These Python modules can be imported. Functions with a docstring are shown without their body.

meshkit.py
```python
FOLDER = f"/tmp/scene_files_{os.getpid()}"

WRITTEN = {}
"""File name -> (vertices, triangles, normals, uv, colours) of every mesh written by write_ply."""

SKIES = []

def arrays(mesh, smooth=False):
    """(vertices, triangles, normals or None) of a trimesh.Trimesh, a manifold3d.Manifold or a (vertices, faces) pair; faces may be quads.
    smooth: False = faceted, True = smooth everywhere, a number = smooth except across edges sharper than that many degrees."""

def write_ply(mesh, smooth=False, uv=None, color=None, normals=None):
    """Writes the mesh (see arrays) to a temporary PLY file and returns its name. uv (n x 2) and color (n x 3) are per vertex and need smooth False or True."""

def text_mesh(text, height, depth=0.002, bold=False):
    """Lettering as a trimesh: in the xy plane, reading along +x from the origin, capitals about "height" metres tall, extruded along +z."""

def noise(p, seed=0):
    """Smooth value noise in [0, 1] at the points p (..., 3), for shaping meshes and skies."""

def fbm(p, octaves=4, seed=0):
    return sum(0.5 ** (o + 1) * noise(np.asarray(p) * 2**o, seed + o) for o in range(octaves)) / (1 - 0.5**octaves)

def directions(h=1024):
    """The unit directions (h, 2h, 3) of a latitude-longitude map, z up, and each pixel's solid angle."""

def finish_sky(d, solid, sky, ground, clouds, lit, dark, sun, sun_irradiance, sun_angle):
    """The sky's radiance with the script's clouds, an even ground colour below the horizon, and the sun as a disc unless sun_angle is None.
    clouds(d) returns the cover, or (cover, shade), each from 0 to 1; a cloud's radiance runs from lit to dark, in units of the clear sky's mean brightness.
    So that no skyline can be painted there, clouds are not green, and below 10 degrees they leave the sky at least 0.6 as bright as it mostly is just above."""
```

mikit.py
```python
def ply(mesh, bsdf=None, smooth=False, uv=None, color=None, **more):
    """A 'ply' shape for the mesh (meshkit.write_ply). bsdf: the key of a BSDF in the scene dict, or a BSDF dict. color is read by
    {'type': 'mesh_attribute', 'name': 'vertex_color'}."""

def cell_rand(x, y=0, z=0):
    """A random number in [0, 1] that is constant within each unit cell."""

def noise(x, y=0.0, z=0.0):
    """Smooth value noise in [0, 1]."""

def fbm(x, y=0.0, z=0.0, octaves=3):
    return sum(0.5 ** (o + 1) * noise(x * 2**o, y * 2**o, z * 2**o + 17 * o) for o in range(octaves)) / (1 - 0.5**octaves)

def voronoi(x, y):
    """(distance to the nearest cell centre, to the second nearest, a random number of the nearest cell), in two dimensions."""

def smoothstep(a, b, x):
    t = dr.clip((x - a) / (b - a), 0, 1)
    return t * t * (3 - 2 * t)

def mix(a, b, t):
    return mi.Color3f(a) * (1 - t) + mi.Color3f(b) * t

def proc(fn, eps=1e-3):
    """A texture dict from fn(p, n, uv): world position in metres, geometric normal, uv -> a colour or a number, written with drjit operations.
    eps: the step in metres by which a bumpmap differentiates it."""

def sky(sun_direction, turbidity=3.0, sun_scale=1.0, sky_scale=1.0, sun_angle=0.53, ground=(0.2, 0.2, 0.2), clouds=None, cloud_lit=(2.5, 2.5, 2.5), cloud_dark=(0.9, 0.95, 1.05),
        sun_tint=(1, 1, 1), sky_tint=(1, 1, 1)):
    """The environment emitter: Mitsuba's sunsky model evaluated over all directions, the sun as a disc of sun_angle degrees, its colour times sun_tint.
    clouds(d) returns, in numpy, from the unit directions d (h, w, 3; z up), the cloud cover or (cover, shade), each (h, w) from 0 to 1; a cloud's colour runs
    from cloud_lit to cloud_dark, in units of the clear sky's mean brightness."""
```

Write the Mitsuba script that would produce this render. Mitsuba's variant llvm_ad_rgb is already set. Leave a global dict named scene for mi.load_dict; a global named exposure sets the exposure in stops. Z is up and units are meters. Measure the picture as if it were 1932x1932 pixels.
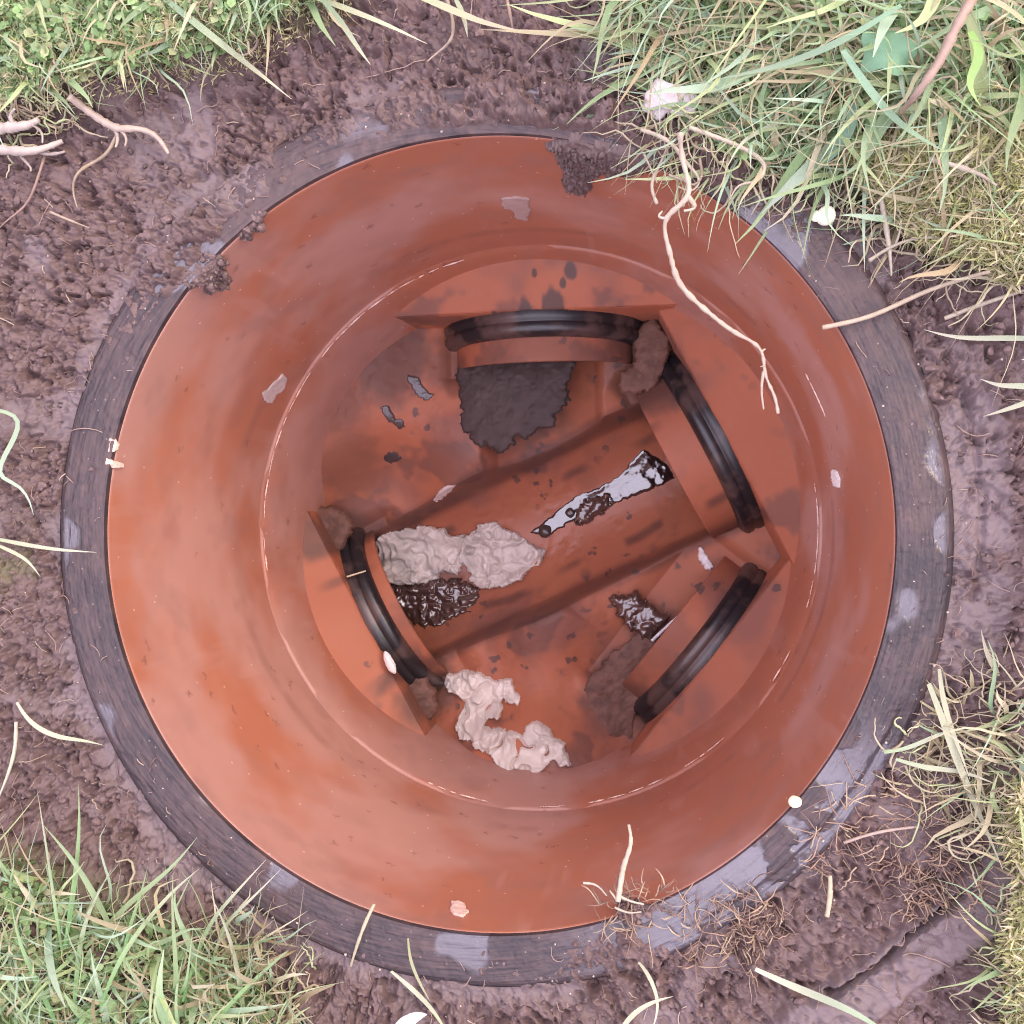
import math, random, numpy as np, trimesh, mitsuba as mi, mikit, meshkit
import drjit as dr
import shapely
from shapely.geometry import Polygon, LineString
from scipy.interpolate import CubicSpline
from scipy.spatial import cKDTree
from scipy.ndimage import distance_transform_edt, gaussian_filter, map_coordinates

# ------------------------------------------------------------------ camera, sky, exposure
CAM = np.array([.0978, .0128, .5694])                       # metres; rim of the chamber is z = 0
TILT = (-.1395, -.0002)
D = np.array([math.sin(TILT[0]), math.sin(TILT[1]), -1.0]); D /= np.linalg.norm(D)
RX = np.cross(D, [0, 1., 0]); RX /= np.linalg.norm(RX)
UY = np.cross(RX, D)
FOV = 2 * math.degrees(math.atan(.4996))
scene, labels = {}, {}
scene['camera'] = {'type': 'perspective', 'fov': FOV, 'fov_axis': 'x', 'near_clip': .01, 'far_clip': 500.0,
                   'to_world': mi.ScalarTransform4f().look_at(origin=CAM.tolist(), target=(CAM + D).tolist(), up=UY.tolist())}
scene['sky'] = mikit.sky([.66, .42, .62], turbidity=4, sun_scale=.25, sun_angle=42, sky_scale=1.0, clouds=lambda d: (np.ones(d.shape[:2]), 1 - np.clip(d[..., 2], 0, 1)**1.3),
                         cloud_lit=(3.62, 3.28, 4.05), cloud_dark=(.58, .54, .64), ground=(.12, .11, .11))
exposure = 3.5

# ------------------------------------------------------------------ helpers
R3 = np.random.default_rng(7)
random.seed(7)
FPX = 966 / .4996                                           # the survey sheet is 1932 units wide
def ray(u, v):
    return D + RX * (u - 966) / FPX - UY * (v - 966) / FPX
def P(u, v, z=0.0):                                         # survey-sheet point -> place on the level z
    r = ray(u, v); return CAM + r * (z - CAM[2]) / r[2]
def PW(u, v, rad=.2245):                                    # survey-sheet point -> place on the chamber wall
    r = ray(u, v); a = r[0]**2 + r[1]**2; b = 2 * (CAM[0]*r[0] + CAM[1]*r[1]); c = CAM[0]**2 + CAM[1]**2 - rad * rad
    return CAM + r * (-b + math.sqrt(b*b - 4*a*c)) / 2 / a
def sstep(a, b, x):
    t = np.clip((x - a) / (b - a), 0, 1); return t * t * (3 - 2 * t)
def fb(x, y, k, o=3, seed=0):
    return meshkit.fbm(np.stack([np.asarray(x) * k, np.asarray(y) * k, np.asarray(x) * 0 + .37 * seed], -1), o, seed)
def numbered(name):
    if name not in scene and name not in labels: return name
    i = 1
    while f'{name}_{i:03d}' in scene or f'{name}_{i:03d}' in labels: i += 1
    return f'{name}_{i:03d}'
def put(name, mesh, mat, parent=None, label=None, cat=None, group=None, kind=None, smooth=False, color=None):
    key = numbered((parent + '__' if parent else '') + name)
    scene[key] = mikit.ply(mesh, mat, smooth=smooth, color=color)
    lab = {}
    if label: lab['label'] = label
    if cat: lab['category'] = cat
    if group: lab['group'] = group
    if kind: lab['kind'] = kind
    if lab: labels[key] = lab
    return key
def thing(name, label, cat, group=None):
    key = numbered(name); labels[key] = {'label': label, 'category': cat}
    if group: labels[key]['group'] = group
    return key
def join(parts):                                            # parts: (v, f, c)
    v, f, c, o = [], [], [], 0
    for a, b, k in parts:
        v.append(a); f.append(b + o); c.append(np.broadcast_to(k, a.shape)); o += len(a)
    return (np.vstack(v), np.vstack(f)), np.vstack(c)
def revolve(prof, n=256, a0=0, a1=2*math.pi):               # prof: (r, z) rows; about z
    prof = np.asarray(prof, float); th = np.linspace(a0, a1, n + 1); m = len(prof)
    v = np.stack([np.outer(np.cos(th), prof[:, 0]), np.outer(np.sin(th), prof[:, 0]), np.tile(prof[:, 1], (n + 1, 1))], -1).reshape(-1, 3)
    i, j = np.meshgrid(np.arange(n), np.arange(m - 1), indexing='ij'); a = (i * m + j).ravel()
    f = np.vstack([np.c_[a, a + m, a + m + 1], np.c_[a, a + m + 1, a + 1]])
    return v, f
def spline(pts, n):
    pts = np.asarray(pts, float)
    t = np.r_[0, np.cumsum(np.linalg.norm(np.diff(pts, axis=0), axis=1))]; t /= t[-1]
    s = np.linspace(0, 1, n)
    if len(pts) == 2: return pts[0] + (pts[1] - pts[0]) * s[:, None]
    return CubicSpline(t, pts, bc_type='natural' if len(pts) > 2 else 'not-a-knot')(s)
def tube(pts, rad, n=14, sides=6, wob=.15, seed=0, raw=False):
    p = np.asarray(pts, float) if raw else spline(pts, n); n = len(p)
    rg = np.random.default_rng(abs(int(seed)))
    t = np.gradient(p, axis=0); t /= np.linalg.norm(t, axis=1, keepdims=True) + 1e-12
    ref = np.array([.13, .21, .97]); a = np.cross(t, ref); a /= np.linalg.norm(a, axis=1, keepdims=True) + 1e-9; b = np.cross(t, a)
    r = np.interp(np.linspace(0, 1, n), np.linspace(0, 1, np.size(rad)), np.atleast_1d(rad)) * (1 + wob * rg.uniform(-1, 1, n))
    th = np.arange(sides) / sides * 2 * math.pi
    v = (p[:, None] + r[:, None, None] * (np.cos(th)[None, :, None] * a[:, None] + np.sin(th)[None, :, None] * b[:, None])).reshape(-1, 3)
    i, j = np.meshgrid(np.arange(n - 1), np.arange(sides), indexing='ij'); q = (i * sides + j).ravel(); w = (i * sides + (j + 1) % sides).ravel()
    f = np.vstack([np.c_[q, w, w + sides], np.c_[q, w + sides, q + sides]])
    v = np.vstack([v, p[:1], p[-1:]]); k = n * sides; j = np.arange(sides)
    f = np.vstack([f, np.c_[(j + 1) % sides, j, j * 0 + k], np.c_[(n-1)*sides + j, (n-1)*sides + (j + 1) % sides, j * 0 + k + 1]])
    return v, f
def blade(pts, w, n=12, roll=0., fold=.25, base=.55, raw=False):
    p = np.asarray(pts, float) if raw else spline(pts, n); n = len(p)
    t = np.gradient(p, axis=0); t /= np.linalg.norm(t, axis=1, keepdims=True) + 1e-12
    a = np.cross(t, [0.02, .03, 1.]); a /= np.linalg.norm(a, axis=1, keepdims=True) + 1e-9; b = np.cross(a, t)
    ro = roll + np.linspace(0, .5, n); a, b = a * np.cos(ro)[:, None] + b * np.sin(ro)[:, None], b * np.cos(ro)[:, None] - a * np.sin(ro)[:, None]
    s = np.linspace(0, 1, n); wid = w / 2 * np.minimum(base + s * 3 * (1 - base), 1) * np.clip(1 - s**3.2, .06, 1)
    v = np.stack([p - a * wid[:, None] + b * (fold * wid)[:, None], p, p + a * wid[:, None] + b * (fold * wid)[:, None]], 1).reshape(-1, 3)
    i, j = np.meshgrid(np.arange(n - 1), np.arange(2), indexing='ij'); q = (i * 3 + j).ravel()
    f = np.vstack([np.c_[q, q + 1, q + 4], np.c_[q, q + 4, q + 3]])
    return v, f
def along(v, c0, c1, per):                                  # a colour running from root to tip
    k = (np.arange(len(v)) // per) / max(1, (len(v) - 1) // per)
    return np.asarray(c0) * (1 - k[:, None]) + np.asarray(c1) * k[:, None]
def patch(poly, res, place, height, edge, seed=0, rough=.0):
    """A lump over the outline poly (2-D). place(x, y, h) puts a point with height h above the surface under it."""
    poly = Polygon(poly).buffer(0); x0, y0, x1, y1 = poly.bounds
    xs = np.arange(x0 - 3 * res, x1 + 3 * res, res); ys = np.arange(y0 - 3 * res, y1 + 3 * res, res)
    X, Y = np.meshgrid(xs, ys, indexing='ij')
    wx = X + rough * (fb(X, Y, 1 / (6 * res), 3, seed + 3) - .5); wy = Y + rough * (fb(X, Y, 1 / (6 * res), 3, seed + 4) - .5)
    m = shapely.contains_xy(poly, wx, wy)
    dist = distance_transform_edt(m) * res
    e = np.clip(dist / edge, 0, 1); e = np.sqrt(np.clip(1 - (1 - e)**2, 0, 1))
    H = np.where(m, e * height(X, Y), -.0015)
    keep = distance_transform_edt(~m) < 1.6
    idx = -np.ones(X.shape, int); idx[keep] = np.arange(keep.sum())
    c = keep[:-1, :-1] & keep[1:, :-1] & keep[1:, 1:] & keep[:-1, 1:]
    i, j = np.nonzero(c); a, b, d_, e_ = idx[i, j], idx[i+1, j], idx[i+1, j+1], idx[i, j+1]
    return place(X[keep], Y[keep], H[keep]), np.vstack([np.c_[a, b, d_], np.c_[a, d_, e_]]), X[keep], Y[keep], H[keep]

# ------------------------------------------------------------------ materials
def mat(name, **k):
    scene[name] = {'type': 'twosided', 'bsdf': {'type': 'principled', **k}}
def rgb(*c): return {'type': 'rgb', 'value': list(c)}
N, F, V, S, MX = mikit.noise, mikit.fbm, mikit.voronoi, mikit.smoothstep, mikit.mix

def wall_color(p, n, uv):
    x, y, z = p.x, p.y, p.z
    c = MX((.348, .131, .076), (.30, .105, .063), F(x * 9, y * 9, z * 6 + 2.2, 3))
    film = S(.45, .70, F(x * 12 + 3, y * 12, z * 10 + 5.1, 4) + .14 * S(.1, -.2, x)) * .7           # dried pale film, with extra at left painting in the brighter pink sheen
    c = MX(c, (.375, .215, .185), film)
    c = MX(c, (.24, .125, .105), S(.45, .8, F(x * 34, y * 34, z * 26, 3)) * .24)
    ang = dr.atan2(y, x) * .225
    d1, d2, k = V(ang * 70 + .5 * N(x * 300, y * 300, z * 300), z * 55)
    spot = S(.20, .06, d1 + .30 * (N(x * 620, y * 620, z * 420) - .5)) * S(.84, .88, k) * S(.42, .6, N(x * 14, y * 14, z * 14))
    c = MX(c, (.14, .06, .045), spot * .5)
    d3, d4, k3 = V(ang * 130 + 7.3, z * 120 + 2.1)
    c = MX(c, (.55, .42, .38), S(.12, .05, d3) * S(.965, .975, k3) * .8)
    mudtop = S(.56, .74, F(x * 24 + 9, y * 24, z * 24 + 4, 4)) * S(-.13, -.005, z)
    c = MX(c, (.24, .13, .11), mudtop * .35)
    grey = S(.50, .70, F(x * 34 + 2.7, y * 34, z * 26 + 8, 4)) * S(.40, .58, N(x * 8, y * 8, z * 8))
    c = MX(c, (.22, .115, .10), grey * .28)
    run = S(.56, .70, F(x * 80, y * 80, z * 8 + 1.7, 3)) * S(.45, .65, N(x * 11 + 4, y * 11, z * 9))
    c = MX(c, (.38, .20, .165), run * .3)
    tide = S(.010, .002, dr.abs(z + .19 + .018 * (F(x * 10, y * 10, 2, 2) - .5))) * S(.45, .6, F(x * 30, y * 30, z * 10, 3))
    return MX(c, (.19, .085, .065), tide * .35)
def wall_rough(p, n, uv):
    return .34 + .24 * F(p.x * 20, p.y * 20, p.z * 20, 3)
scene['plastic_shaft'] = {'type': 'twosided', 'bsdf': {'type': 'principled', 'base_color': mikit.proc(wall_color), 'roughness': mikit.proc(wall_rough), 'specular': .5}}

AX = math.radians(24.6)
ca, sa = math.cos(AX), math.sin(AX)
def base_color(p, n, uv):
    u, v = p.x * ca + p.y * sa, p.y * ca - p.x * sa + .003
    c = MX((.36, .125, .066), (.29, .094, .053), F(p.x * 14, p.y * 14, p.z * 14, 3))
    bed = S(.056, .040, dr.abs(v))
    mud = S(.48, .64, F(p.x * 13 + 4.7, p.y * 13 + 1.9, p.z * 9, 4)) * .7 * (1 - .8 * bed)      # thin slime
    c = MX(c, (.175, .078, .062), mud)
    mud2 = (1 - .7 * bed) * S(.57, .66, F(p.x * 24 + 1.2, p.y * 24 + 7.7, p.z * 20, 4)) * .6
    c = MX(c, (.105, .058, .052), mud2)
    line = S(.012, .002, dr.abs(dr.abs(v) - .0665 - .004 * (N(u * 40, 3, 1) - .5))) + S(.007, .001, dr.abs(dr.abs(v) - .040 - .012 * (N(u * 30, 5, 2) - .5))) * S(.4, .6, N(u * 26, v * 30, 4))
    c = MX(c, (.085, .040, .034), dr.minimum(line, 1) * .70 * S(-.30, -.32, p.z))
    d1, d2, k = V(p.x * 85 + .4 * N(p.x * 200, p.y * 200, 3), p.y * 85)
    spot = S(.34, .14, d1 + .55 * (N(p.x * 320, p.y * 320, 1) - .5)) * S(.82, .87, k) * S(.45, .6, N(p.x * 17, p.y * 17, 9)) * S(-.27, -.30, p.z)
    c = MX(c, (.075, .048, .046), spot * .8)
    return c
STAINS = [(*P(u, v, -.34)[:2], r, k) for (u, v), r, k in [((975, 760), 0.055, 0.8), ((1010, 690), 0.05, 0.6), ((735, 670), 0.055, 0.95), ((680, 650), 0.05, 0.9), ((640, 760), 0.04, 0.7), ((650, 880), 0.045, 0.6), ((840, 700), 0.03, 0.7), ((1200, 690), 0.035, 0.8), ((1240, 740), 0.03, 0.7), ((625, 1000), 0.03, 0.9), ((800, 1320), 0.03, 0.9), ((1170, 1330), 0.045, 0.75), ((1250, 1200), 0.04, 0.5), ((640, 800), 0.04, 0.35), ((800, 1130), 0.04, 0.6)]]
base_plain = base_color
def base_color(p, n, uv):
    c = base_plain(p, n, uv); q = mi.Float(0)
    e = F(p.x * 42, p.y * 42, p.z * 42, 4)
    for x, y, r, k in STAINS:
        dd = dr.sqrt(dr.square(p.x - x) + dr.square(p.y - y)) / r
        q = dr.maximum(q, k * S(1.0, .45, dd + 1.1 * (e - .5)))
    c = MX(c, (.120, .058, .044), q * .92 * S(-.26, -.29, p.z))
    q = mi.Float(0)
    for x, y, r in DRIPS:
        q = dr.maximum(q, S(1.0, .6, dr.sqrt(dr.square((p.x - x) * 1.5) + dr.square(p.y - y)) / r + .9 * (F(p.x * 120, p.y * 70, 1, 3) - .5)))
    return MX(c, (.062, .046, .044), q * .85 * S(-.30, -.285, p.z))
DRIPS = [(*P(u, v, -.274)[:2], r) for u, v, r in [(1043, 572, .017), (990, 578, .011), (1078, 515, .009), (1062, 535, .006), (930, 590, .006), (1010, 520, .004)]]
def base_rough(p, n, uv):
    v = p.y * ca - p.x * sa + .003
    return .42 + .30 * F(p.x * 30, p.y * 30, p.z * 30, 3) - .24 * S(.055, .03, dr.abs(v)) * S(-.40, -.42, p.z)
def base_bump(p, n, uv):
    return F(p.x * 90, p.y * 90, p.z * 90, 3) * .0006 + F(p.x * 400, p.y * 400, p.z * 400, 2) * .00012
scene['plastic_base'] = {'type': 'twosided', 'bsdf': {'type': 'bumpmap', 'arbitrary': {'type': 'principled', 'base_color': mikit.proc(base_color), 'roughness': mikit.proc(base_rough), 'specular': .32}, 'texture': mikit.proc(base_bump, 4e-4), 'scale': 1.0}}

def ring_parts(p):
    r = dr.sqrt(p.x * p.x + p.y * p.y); a = dr.atan2(p.y, p.x)
    brush = F(p.x * 90 + r * 700, p.y * 90, r * 500, 3)
    broad = F(p.x * 30, p.y * 30, 6.4, 4)
    chip = F(p.x * 55 + 2, p.y * 55, 3.3, 4)
    low = S(-.38, -.62, a) * S(-1.45, -1.05, a) * S(.2545, .2515, r)
    spots = S(.60, .66, F(p.x * 26 + 5, p.y * 26, 1.1, 3)) * S(.2520, .2480, r)
    wiped = dr.maximum(low * S(.60, .54, chip), spots * .8)
    dirt = S(.34, .72, .45 * brush + .55 * broad + .08 * S(.05, .22, p.y))
    return brush, dirt, wiped, r
def ring_color(p, n, uv):
    b, dirt, w, r = ring_parts(p)
    c = MX(MX((.020, .016, .021), (.036, .028, .034), b), (.078, .050, .049), dr.clip(dirt * (.5 + .7 * F(p.x * 260, p.y * 260, 5, 2)), 0, 1))
    d, d2, k = V(p.x * 260, p.y * 260)
    return MX(c, (.26, .20, .17), S(.16, .06, d) * S(.955, .97, k) * .6)
def ring_bump(p, n, uv):
    b, dirt, w, r = ring_parts(p)
    return b * .0006 + (F(p.x * 160, p.y * 160, 1, 3) * .0012 + F(p.x * 500, p.y * 500, 1, 2) * .0007) * (1 - .75 * w)
def ring_wiped(p, n, uv): return ring_parts(p)[2] * .9
bump = mikit.proc(ring_bump, 3e-4)
scene['black_ring'] = {'type': 'twosided', 'bsdf': {'type': 'bumpmap', 'texture': bump, 'scale': 1.0, 'arbitrary': {'type': 'blendbsdf', 'weight': mikit.proc(ring_wiped),
    'a': {'type': 'principled', 'base_color': mikit.proc(ring_color), 'roughness': .56, 'specular': .4},
    'b': {'type': 'principled', 'base_color': rgb(.050, .042, .056), 'roughness': .24, 'specular': 1.0, 'clearcoat': .8, 'clearcoat_gloss': .7}}}}
def rubber_color(p, n, uv):
    return MX((.012, .012, .015), (.085, .052, .046), S(.48, .66, F(p.x * 38, p.y * 38, p.z * 38, 4)) * .75)
scene['rubber'] = {'type': 'twosided', 'bsdf': {'type': 'principled', 'base_color': mikit.proc(rubber_color), 'roughness': .34, 'specular': .55}}
def soil_bump(p, n, uv):
    return F(p.x * 330, p.y * 330, p.z * 330, 3) * .0009
VC = {'type': 'mesh_attribute', 'name': 'vertex_color'}
scene['earth'] = {'type': 'twosided', 'bsdf': {'type': 'bumpmap', 'arbitrary': {'type': 'principled', 'base_color': VC, 'roughness': .62, 'specular': .45}, 'texture': mikit.proc(soil_bump, 4e-4), 'scale': 1.0}}
scene['leafy'] = {'type': 'principledthin', 'base_color': VC, 'roughness': .5, 'diff_trans': .7, 'eta': 1.4, 'spec_trans': 0.0}
mat('fibre', base_color=VC, roughness=.6, specular=.35)
mat('wet_grime', base_color=VC, roughness=.22, specular=.6)
mat('paper', base_color=VC, roughness=.62, specular=.4)
scene['water_film'] = {'type': 'dielectric', 'int_ior': 1.45, 'ext_ior': 1.0}

# ------------------------------------------------------------------ the ground
TURF = {'upper_left': [(-60, -60), (700, -60), (600, 10), (520, 50), (455, 95), (330, 125), (240, 150), (130, 175), (60, 200), (-60, 215)],
        'upper_right': [(1140, -60), (1180, 40), (1230, 120), (1290, 215), (1400, 290), (1540, 320), (1640, 325), (1690, 400), (1790, 470), (1870, 510), (1990, 540), (1990, -60)],
        'lower_left': [(-60, 1600), (60, 1620), (180, 1690), (300, 1740), (420, 1800), (500, 1850), (520, 1990), (-60, 1990)],
        'right': [(1990, 1270), (1890, 1330), (1840, 1420), (1880, 1560), (1900, 1680), (1850, 1800), (1890, 1990), (1990, 1990)],
        'left': [(-60, 1060), (20, 1080), (50, 1130), (10, 1170), (-60, 1180)]}
TP = {k: Polygon([P(u, v, .014)[:2] for u, v in q]) for k, q in TURF.items()}
GX = np.arange(-.5, .5, .004)
gx, gy = np.meshgrid(GX, GX, indexing='ij')
inside = np.zeros_like(gx)
for k, q in TP.items():
    if k != 'left': inside = np.maximum(inside, shapely.contains_xy(q.buffer(.004), gx, gy))
far = sstep(.012, .04, np.maximum(np.abs(gx) - .305, np.maximum(gy - .335, -gy - .31))); inside = np.maximum(inside, far)
TM = gaussian_filter(inside.astype(float), 2.6)
def turf_mask(x, y):
    x, y = np.atleast_1d(x), np.atleast_1d(y)
    m = map_coordinates(TM, [(np.asarray(x) + .5) / .004, (np.asarray(y) + .5) / .004], order=1, mode='nearest')
    return np.where(np.hypot(x, y) > .46, 1.0, m)
RIDGE = LineString([P(u, v, 0)[:2] for u, v in [(1480, 1960), (1530, 1915), (1640, 1850), (1740, 1775), (1815, 1700), (1880, 1625), (1900, 1590)]])
CRACK = LineString([P(u, v, 0)[:2] for u, v in [(1560, 1862), (1620, 1825), (1660, 1800), (1722, 1745), (1760, 1712), (1800, 1670)]])
GROOVE = LineString([P(u, v, 0)[:2] for u, v in [(1815, 720), (1838, 800), (1851, 880), (1858, 960), (1855, 1060), (1840, 1130)]])
def kd(k, n, seed, lim=.47):
    rg = np.random.default_rng(seed); return cKDTree(rg.uniform(-lim, lim, (n, 2))), rg.uniform(0, 1, n)
CELL = [kd(0, 9000, 11), kd(0, 26000, 12), kd(0, 80000, 13)]
def cover(a):                                               # how far soil lies over the ring, by bearing
    d = np.degrees(a)
    k = lambda c, w: np.exp(-((d - c + 180) % 360 - 180)**2 / (2 * w * w))
    return 1.25 * k(80, 13) + .9 * k(56, 9) + .95 * k(136, 9) + .45 * k(113, 10) + .75 * k(-72, 5) + .3 * k(-90, 8)
def ground_height(x, y, fine=True):
    r = np.hypot(x, y); a = np.arctan2(y, x); t = turf_mask(x, y)
    P3 = np.c_[x, y]
    broad = fb(x, y, 14, 3, 1) - .5
    z = -.0055 + .012 * sstep(.262, .33, r) + broad * .016 * sstep(.25, .30, r) + .022 * t * sstep(.26, .34, r)
    smear = np.clip(.8 * sstep(.60, .70, fb(x, y, 30, 3, 5)) + .9 * np.exp(-((r - .259) / .006)**2) * sstep(.4, .55, fb(a, a * 0, 5, 2, 8)), 0, 1)
    d = np.degrees(a)
    smear = np.maximum(smear, .95 * sstep(26, 10, np.abs(d - 2)) * sstep(.290, .280, r) * sstep(.44, .58, fb(x, y, 38, 2, 31) + .08))
    smear = np.maximum(smear, .85 * sstep(32, 20, np.abs(d + 132)) * sstep(.276, .266, r + .01 * fb(x, y, 60, 2, 33)) * sstep(.35, .5, fb(x, y, 45, 2, 34)))
    clod = 1 - .58 * smear
    cov = cover(a) * sstep(.262, .250, r) + 0
    z = z + np.clip(cov, 0, 1.4) * .0125 * (fb(x, y, 60, 3, 9) + .25) * sstep(.2258, .2350, r)
    crk = np.full(len(x), 9.0); rg = crk.copy(); gr = crk.copy()
    m = (x > .1) & (y < -.1) & (r < .5)
    if m.any():
        pt = shapely.points(x[m], y[m]); crk[m] = shapely.distance(CRACK, pt); rg[m] = shapely.distance(RIDGE, pt)
    m = (x > .2) & (np.abs(y) < .15) & (r < .4)
    if m.any(): gr[m] = shapely.distance(GROOVE, shapely.points(x[m], y[m]))
    on = sstep(.0155, .0105, rg); clod = clod * (1 - .45 * on); smear = np.maximum(smear, on)
    z = z + .007 * on - .012 * sstep(.0022, .0005, crk + .003 * (fb(x, y, 90, 2, 3) - .5)) - .0022 * sstep(.0024, .0006, gr) + .0012 * np.exp(-((gr - .005) / .003)**2)
    near = r < .47
    if fine and near.any():
        add = np.zeros(len(x)); q = P3[near] + .0012 * np.c_[fb(x[near], y[near], 220, 2, 21) - .5, fb(x[near], y[near], 220, 2, 22) - .5] * 2
        for (tr, val), s, amp in zip(CELL, (.0034, .0021, .0012), (.0042, .0030, .0020)):
            dd, ii = tr.query(q, k=2); e = np.clip((dd[:, 1] - dd[:, 0]) / s, 0, 1)
            tilt = (q - tr.data[ii[:, 0]]) * np.c_[np.cos(val[ii[:, 0]] * 40), np.sin(val[ii[:, 0]] * 40)]
            add[near] += amp * (.25 + .75 * val[ii[:, 0]]) * np.sqrt(1 - (1 - e)**2) * .8 + tilt.sum(1) * .45 * e
        pit = sstep(.60, .72, fb(x, y, 95, 3, 14)); pit2 = sstep(.62, .70, fb(x, y, 210, 2, 15))
        ck = sstep(.035, .0, np.abs(fb(x, y, 75, 3, 17) - .5)) * sstep(.45, .6, fb(x, y, 33, 2, 18)); amp = clod * sstep(.226, .262, r + .02 * np.clip(cov, 0, 1))
        z = z + add * amp - (.0058 * pit + .0036 * pit2 + .0048 * ck) * amp + (fb(x, y, 120, 3, 16) - .5) * .0022 * sstep(.228, .25, r)
    return z, smear, t, cov
rr = np.r_[np.arange(.2266, .452, .00105), .46, .47, .49, .52, .56, .62, .7, .8, .95, 1.2, 1.6, 2.2, 3.2, 5, 8, 14, 30, 60]
NT = 2000
th = np.linspace(0, 2 * math.pi, NT, endpoint=False)
tt, rg_ = np.meshgrid(th, rr, indexing='ij')
gxv, gyv = (rg_ * np.cos(tt)).ravel(), (rg_ * np.sin(tt)).ravel()
gz, smear, tmask, cov = ground_height(gxv, gyv)
gz = np.where(np.hypot(gxv, gyv) > .8, gz * 0 + .02, gz)
m = len(rr); i, j = np.meshgrid(np.arange(NT), np.arange(m - 1), indexing='ij'); a = (i * m + j).ravel(); b = (((i + 1) % NT) * m + j).ravel()
gf = np.vstack([np.c_[a, a + 1, b + 1], np.c_[a, b + 1, b]])
tone = fb(gxv, gyv, 30, 4, 41)[:, None]; tone2 = fb(gxv, gyv, 160, 3, 42)[:, None]
col = np.array([.094, .060, .057]) * (.62 + .55 * tone + .35 * tone2)
col = col * (1 - .75 * smear[:, None]) + .75 * smear[:, None] * np.array([.140, .108, .112]) * (.8 + .4 * tone)
gcol = np.maximum(sstep(.52, .68, fb(gxv, gyv, 26, 3, 43)) * sstep(.15, .6, tmask), sstep(.03, .06, np.maximum(np.abs(gxv) - .305, np.maximum(gyv - .335, -gyv - .31))))[:, None]
col = col * (1 - .6 * gcol) + .6 * gcol * np.array([.09, .088, .04])
lm = np.exp(-((gxv + .285)**2 + (gyv + .02)**2) / .022**2)[:, None] * sstep(.42, .62, fb(gxv, gyv, 90, 3, 44))[:, None]
col = col * (1 - .7 * lm) + .7 * lm * np.array([.10, .095, .04])
farc = sstep(.6, 1.2, np.hypot(gxv, gyv))[:, None]
col = col * (1 - farc) + farc * np.array([.09, .13, .045]) * (.7 + .6 * tone)
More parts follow.
